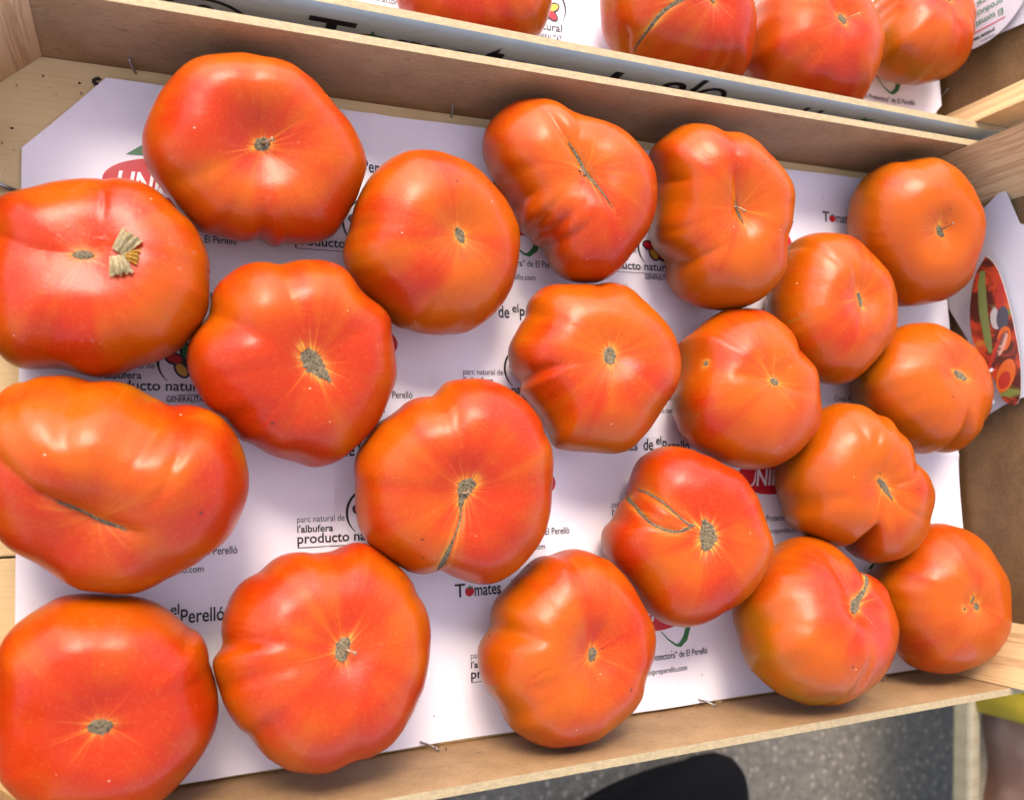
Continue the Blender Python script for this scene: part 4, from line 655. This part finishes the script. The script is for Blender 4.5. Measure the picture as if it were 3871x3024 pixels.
PCM = PM + [plain('print_leaf_green', (.11, .125, .035), .3), plain('print_grey', (.30, .26, .24), .3), plain('print_slate', (.045, .042, .052), .3), plain('print_orange', (.40, .075, .012), .3), plain('print_red', (.28, .022, .012), .3), plain('print_pale', (.42, .21, .15), .3)]
UP = lambda V: np.stack([V[:, 0], V[:, 1], V[:, 2] + .0008], 1)
def patch(fn):
    p = Print(); fn(p); link('printed_patch', p.mesh('printed_patch', PCM, UP), o)
patch(lambda p: p.stroke([(-.0390, -.0050), (-.0300, -.0060), (-.0150, -.0062), (.0000, -.0050), (.0080, -.0040)], [.0028, .0042, .0046, .0040, .0020], 5))
patch(lambda p: p.ellipse(-.0110, .0002, .0062, .0030, 6, .00003))
patch(lambda p: p.ellipse(-.0105, .0036, .0068, .0032, 7, .00006, -.1))
patch(lambda p: p.ellipse(.0010, .0036, .0070, .0036, 8, .00009, -.2))
patch(lambda p: p.ellipse(-.0230, .0030, .0085, .0022, 9, .00003, -.15))
patch(lambda p: p.ellipse(.0215, .0028, .0095, .0046, 8, .00004, -.35))
patch(lambda p: p.ellipse(.0240, .0020, .0050, .0030, 9, .00008, -.35))
patch(lambda p: p.ellipse(.0075, -.0010, .0105, .0020, 9, .00012, -.45))
patch(lambda p: p.ellipse(.0040, .0025, .0070, .0016, 10, .00015, -.40))
PC = Print(); PC.text('Tomates de elPerelló', 0, -.0008, .0215, .0021, 0, .02)
for i in range(len(PC.V)):
    x_, y_, l_ = PC.V[i]; c_, s_ = math.cos(-.40), math.sin(-.40); PC.V[i] = (-.0035 + x_ * c_ - y_ * s_, .0048 + x_ * s_ + y_ * c_, .0002)
link('lettering', PC.mesh('lettering', PCM, UP), o)
WW = Print()
for i, chh in enumerate('www.uniproperello.com'):
    a = R(200 + i * 5.6); V_, F_ = glyphs(chh, .02)
    if len(V_) == 0: continue
    s_ = .0034; V_ = V_[:, :2] * s_; ca, sa = math.cos(a + math.pi / 2), math.sin(a + math.pi / 2); cxx, cyy = .0270 + .0115 * math.cos(a), -.0010 + .0075 * math.sin(a)
    WW.add(np.stack([cxx + V_[:, 0] * ca - V_[:, 1] * sa, cyy + V_[:, 0] * sa + V_[:, 1] * ca], 1), F_, 4, .0009)
link('lettering', WW.mesh('lettering', PM), o)
# round card in the far crate, text running down it
t = np.arange(64) * 2 * np.pi / 64
o = card('round_card', [(.0364 * math.cos(a), .0364 * math.sin(a)) for a in t], .0006, [M['card']])
o.matrix_world = frame_plane((.4490, .3954, .039), (0, -1, 0), (.02, 0, 1)); tag(o, 'round white card with green text between red lines, upside down in the far crate', 'printed card')
RC = Print()
for i, s_ in enumerate(('El tomate del Perelló', 'producido en el Parque', 'Natural de l’Albufera')): RC.text(s_, 0, -.0058 * i, None, .0036, 2, .01)
RC.stroke([(-.001, .0060), (.046, .0060)], .0006, 1); RC.stroke([(-.001, -.0150), (.046, -.0150)], .0006, 1)
RC.text('producto natural', .006, .0090, .016, .0022, 0, .03); RC.text("l'albufera", .006, .0122, .009, .0016, 0); RC.text('parc natural de', .006, .0148, .011, .0015, 0)
RC.ellipse(.016, -.0245, .0150, .0062, 1); RC.poly([(.004, -.0190), (.010, -.0170), (.018, -.0166), (.024, -.0185), (.014, -.0200)], 2)
link('lettering', RC.mesh('lettering', PM, lambda V: np.stack([.0215 + V[:, 1], .0155 - V[:, 0], V[:, 2] + .0008], 1)), o)
o2 = card('white_sheet', [(-.05, -.035), (.045, -.03), (.05, .03), (-.045, .038)], .0004, [M['card']], .6); o2.matrix_world = frame_plane((.4540, .410, .045), (0, -1, 0), (.03, 0, 1)); tag(o2, 'white sheet behind the round card in the far crate', 'paper sheet')

# ---------------------------------------------------------------- lower crate with a yellow bag beyond the near crate's front right corner
lc = empty('low_stand', (.758, -.10, -.42)); tag(lc, 'blurred pale wooden rim of a low stand under the right front corner', 'stand')
for nm, lo, hi in (('rail', (-.0135, -.34, .148), (.0015, .16, .170)), ('rail', (.36, -.34, .148), (.38, .16, .170)), ('rail', (.0018, -.34, .148), (.3597, -.32, .168)), ('rail', (.0018, .14, .148), (.3597, .16, .168)), ('top_board', (.0018, -.3197, .140), (.3597, .1397, .150))):
    bm = bmesh.new(); add_box(bm, lo, hi); bevel(bm, .004, 2); bm_obj(nm, bm, M['pale_wood'], lc)
for x in (.12, .30):
    for y in (-.30, .08): bm = bmesh.new(); add_box(bm, (x, y, .0), (x + .03, y + .03, .1395)); bm_obj('leg', bm, M['pale_wood'], lc)
lc.rotation_euler = (0, 0, R(-7))
def crumple(name, label, cat, loc, sx, sy, amp, mat, seed, rz=0, dome=.03):
    rr_ = np.random.default_rng(seed); n = 60; x, y = np.meshgrid(np.linspace(-1, 1, n), np.linspace(-1, 1, n)); z = dome * (1 - x ** 4) * (1 - y ** 4)
    for _ in range(26):
        a = rr_.uniform(0, 2 * np.pi); k = rr_.uniform(2, 9); z += amp / k * 2.2 * np.abs(np.sin((x * np.cos(a) + y * np.sin(a)) * k + rr_.uniform(0, 6)))
    V = np.stack([x * sx + .004 * np.sin(y * 9), y * sy + .004 * np.sin(x * 7), z], -1).reshape(-1, 3)
    m_ = len(V); edge = [i for i in range(n)] + [i * n + n - 1 for i in range(1, n)] + [n * n - 1 - i for i in range(1, n)] + [(n - 1 - i) * n for i in range(1, n - 1)]
    F_ = [(i * n + j, i * n + j + 1, (i + 1) * n + j + 1, (i + 1) * n + j) for i in range(n - 1) for j in range(n - 1)]
    B_ = V[edge].copy(); B_[:, 2] = -.012; V = np.concatenate([V, B_]); ne = len(edge)
    F_ += [(edge[i], m_ + i, m_ + (i + 1) % ne, edge[(i + 1) % ne]) for i in range(ne)] + [tuple(m_ + i for i in range(ne))[::-1]]
    o = link(name, mesh_np(name, V, F_), None, [mat]); o.location = loc; o.rotation_euler = (0, 0, rz); tag(o, label, cat); return o
def mat_bag():
    s = NT('yellow_plastic'); v = s.obj(); return s.done(s.mix(s.ramp(s.noise(v, 22, 2), .4, .65), (.46, .35, .02), (.30, .19, .006)), .28)
def mat_sack():
    s = NT('pinkish_sack'); v = s.obj(); n_ = s.noise(v, 14, 3, .6); return s.done(s.mix(s.ramp(n_, .38, .64), (.62, .39, .31), (.42, .22, .16)), .6)
crumple('yellow_bag', 'crinkled yellow plastic bag lying over the rim of the blurred low stand', 'bag', (.905, -.055, -.2465), .148, .078, .022, mat_bag(), 4, R(-4), .010)
crumple('paper_sack', 'crumpled pinkish paper sack lying on the blurred low stand', 'sack', (.940, -.225, -.268), .165, .125, .022, mat_sack(), 9, R(-7), .035)

# ---------------------------------------------------------------- the photographer's feet below the crate
person = empty('person', (.437, -.226, GZ)); tag(person, 'black rounded shoe, bare ankle and dark trouser hem of a person below the crate', 'person')
def loft(bm, rings, cap=True):
    Rg = [[bm.verts.new(p) for p in r] for r in rings]; n = len(Rg[0])
    for a, b2 in zip(Rg, Rg[1:]):
        for k in range(n): bm.faces.new((a[k], a[(k + 1) % n], b2[(k + 1) % n], b2[k]))
    if cap: bm.faces.new(Rg[0][::-1]); bm.faces.new(Rg[-1])
def foot(dx, dy, rz, tag_):
    T_ = Matrix.Translation((dx, dy, 0)) @ Matrix.Rotation(rz, 4, 'Z') @ Matrix.Scale(.86, 4, (0, 1, 0))
    # shoe: cross-sections from heel to toe; (x, half width, height)
    secs = [(-.150, .012, .045), (-.143, .030, .070), (-.115, .038, .082), (-.070, .038, .085), (-.030, .040, .076), (.020, .047, .066), (.060, .053, .058), (.095, .053, .052), (.120, .046, .047), (.136, .033, .041), (.145, .014, .030)]
    bm = bmesh.new(); rings = []
    for x, w, h in secs:
        ring = []
        for k in range(24):
            a = k / 24 * 2 * math.pi; cy, sz = math.cos(a), math.sin(a)
            y = math.copysign(abs(cy) ** .75, cy) * w; z = .024 + (h - .024) * sz if sz > 0 else .024 + .016 * sz
            ring.append(T_ @ Vector((x, y, max(.012, z))))
        rings.append(ring)
    loft(bm, rings); bm_obj('shoe', bm, M['shoe'], person, True)
    bm = bmesh.new(); loft(bm, [[T_ @ Vector((x * 1.02, math.cos(k / 24 * 2 * math.pi) * (w + .003), z)) for k in range(24)] for x, w, z in []] or
         [[T_ @ Vector((math.cos(k / 40 * 2 * math.pi) * .150 + .0, math.sin(k / 40 * 2 * math.pi) * (.051 - .010 * (math.cos(k / 40 * 2 * math.pi) < 0) * abs(math.cos(k / 40 * 2 * math.pi))), z)) for k in range(40)] for z in (.0005, .006, .0175)])
    bm_obj('sole', bm, M['shoe'], person, True)
    return T_
M['shoe'] = plain('black_knit', (.0045, .004, .0045), .85, **{'Specular IOR Level': .08}); M['denim'] = plain('navy_cloth', (.006, .009, .020), .9)
M['skin'] = NT('skin').done((.36, .19, .14), .5, **{'Subsurface Weight': .1, 'Subsurface Radius': (1, .3, .15), 'Subsurface Scale': .004})
def leg(T_, top):
    ax = [(.020, 0, .050, .030), (-.020, 0, .066, .034), (-.062, 0, .085, .037), (-.075, 0, .12, .037), (-.072, -.004, .17, .043), (-.060, -.010, .23, .050), (-.045, -.016, .29, .055), (top, -.02, .33, .055)]
    bm = bmesh.new(); rings = []
    for i, (x, y, z, r_) in enumerate(ax):
        p0 = Vector(ax[max(0, i - 1)][:3]); p1 = Vector(ax[min(len(ax) - 1, i + 1)][:3]); tn = (p1 - p0).normalized(); s_ = Vector((0, 1, 0)); u = s_.cross(tn).normalized()
        rings.append([T_ @ (Vector((x, y, z)) + (s_ * math.cos(k / 20 * 2 * math.pi) * (r_ if i > 2 else r_ * .95) + u * math.sin(k / 20 * 2 * math.pi) * r_)) for k in range(20)])
    return rings
bmS = bmesh.new()
for dx, dy, rz in ((0, -.012, R(13)), (-.305, .004, R(4))):
    T_ = foot(dx, dy, rz, ''); rg = leg(T_, -.04); loft(bmS, rg[:6])
    bm = bmesh.new(); rings = []
    for i, (x, y, z, r_) in enumerate([(-.066, -.002, .098, .052), (-.066, -.002, .104, .055), (-.066, -.006, .15, .056), (-.056, -.012, .22, .060), (-.042, -.018, .29, .066), (-.036, -.022, .34, .068)]):
        rings.append([T_ @ Vector((x + r_ * math.cos(k / 28 * 2 * math.pi) * (1 + .04 * math.sin(k * 1.7 + i)), y + r_ * math.sin(k / 28 * 2 * math.pi) * (1 + .04 * math.cos(k * 1.3 + i)), z)) for k in range(28)])
    loft(bm, rings); bm_obj('trouser_leg', bm, M['denim'], person, True)
bm_obj('body', bmS, M['skin'], person, True)
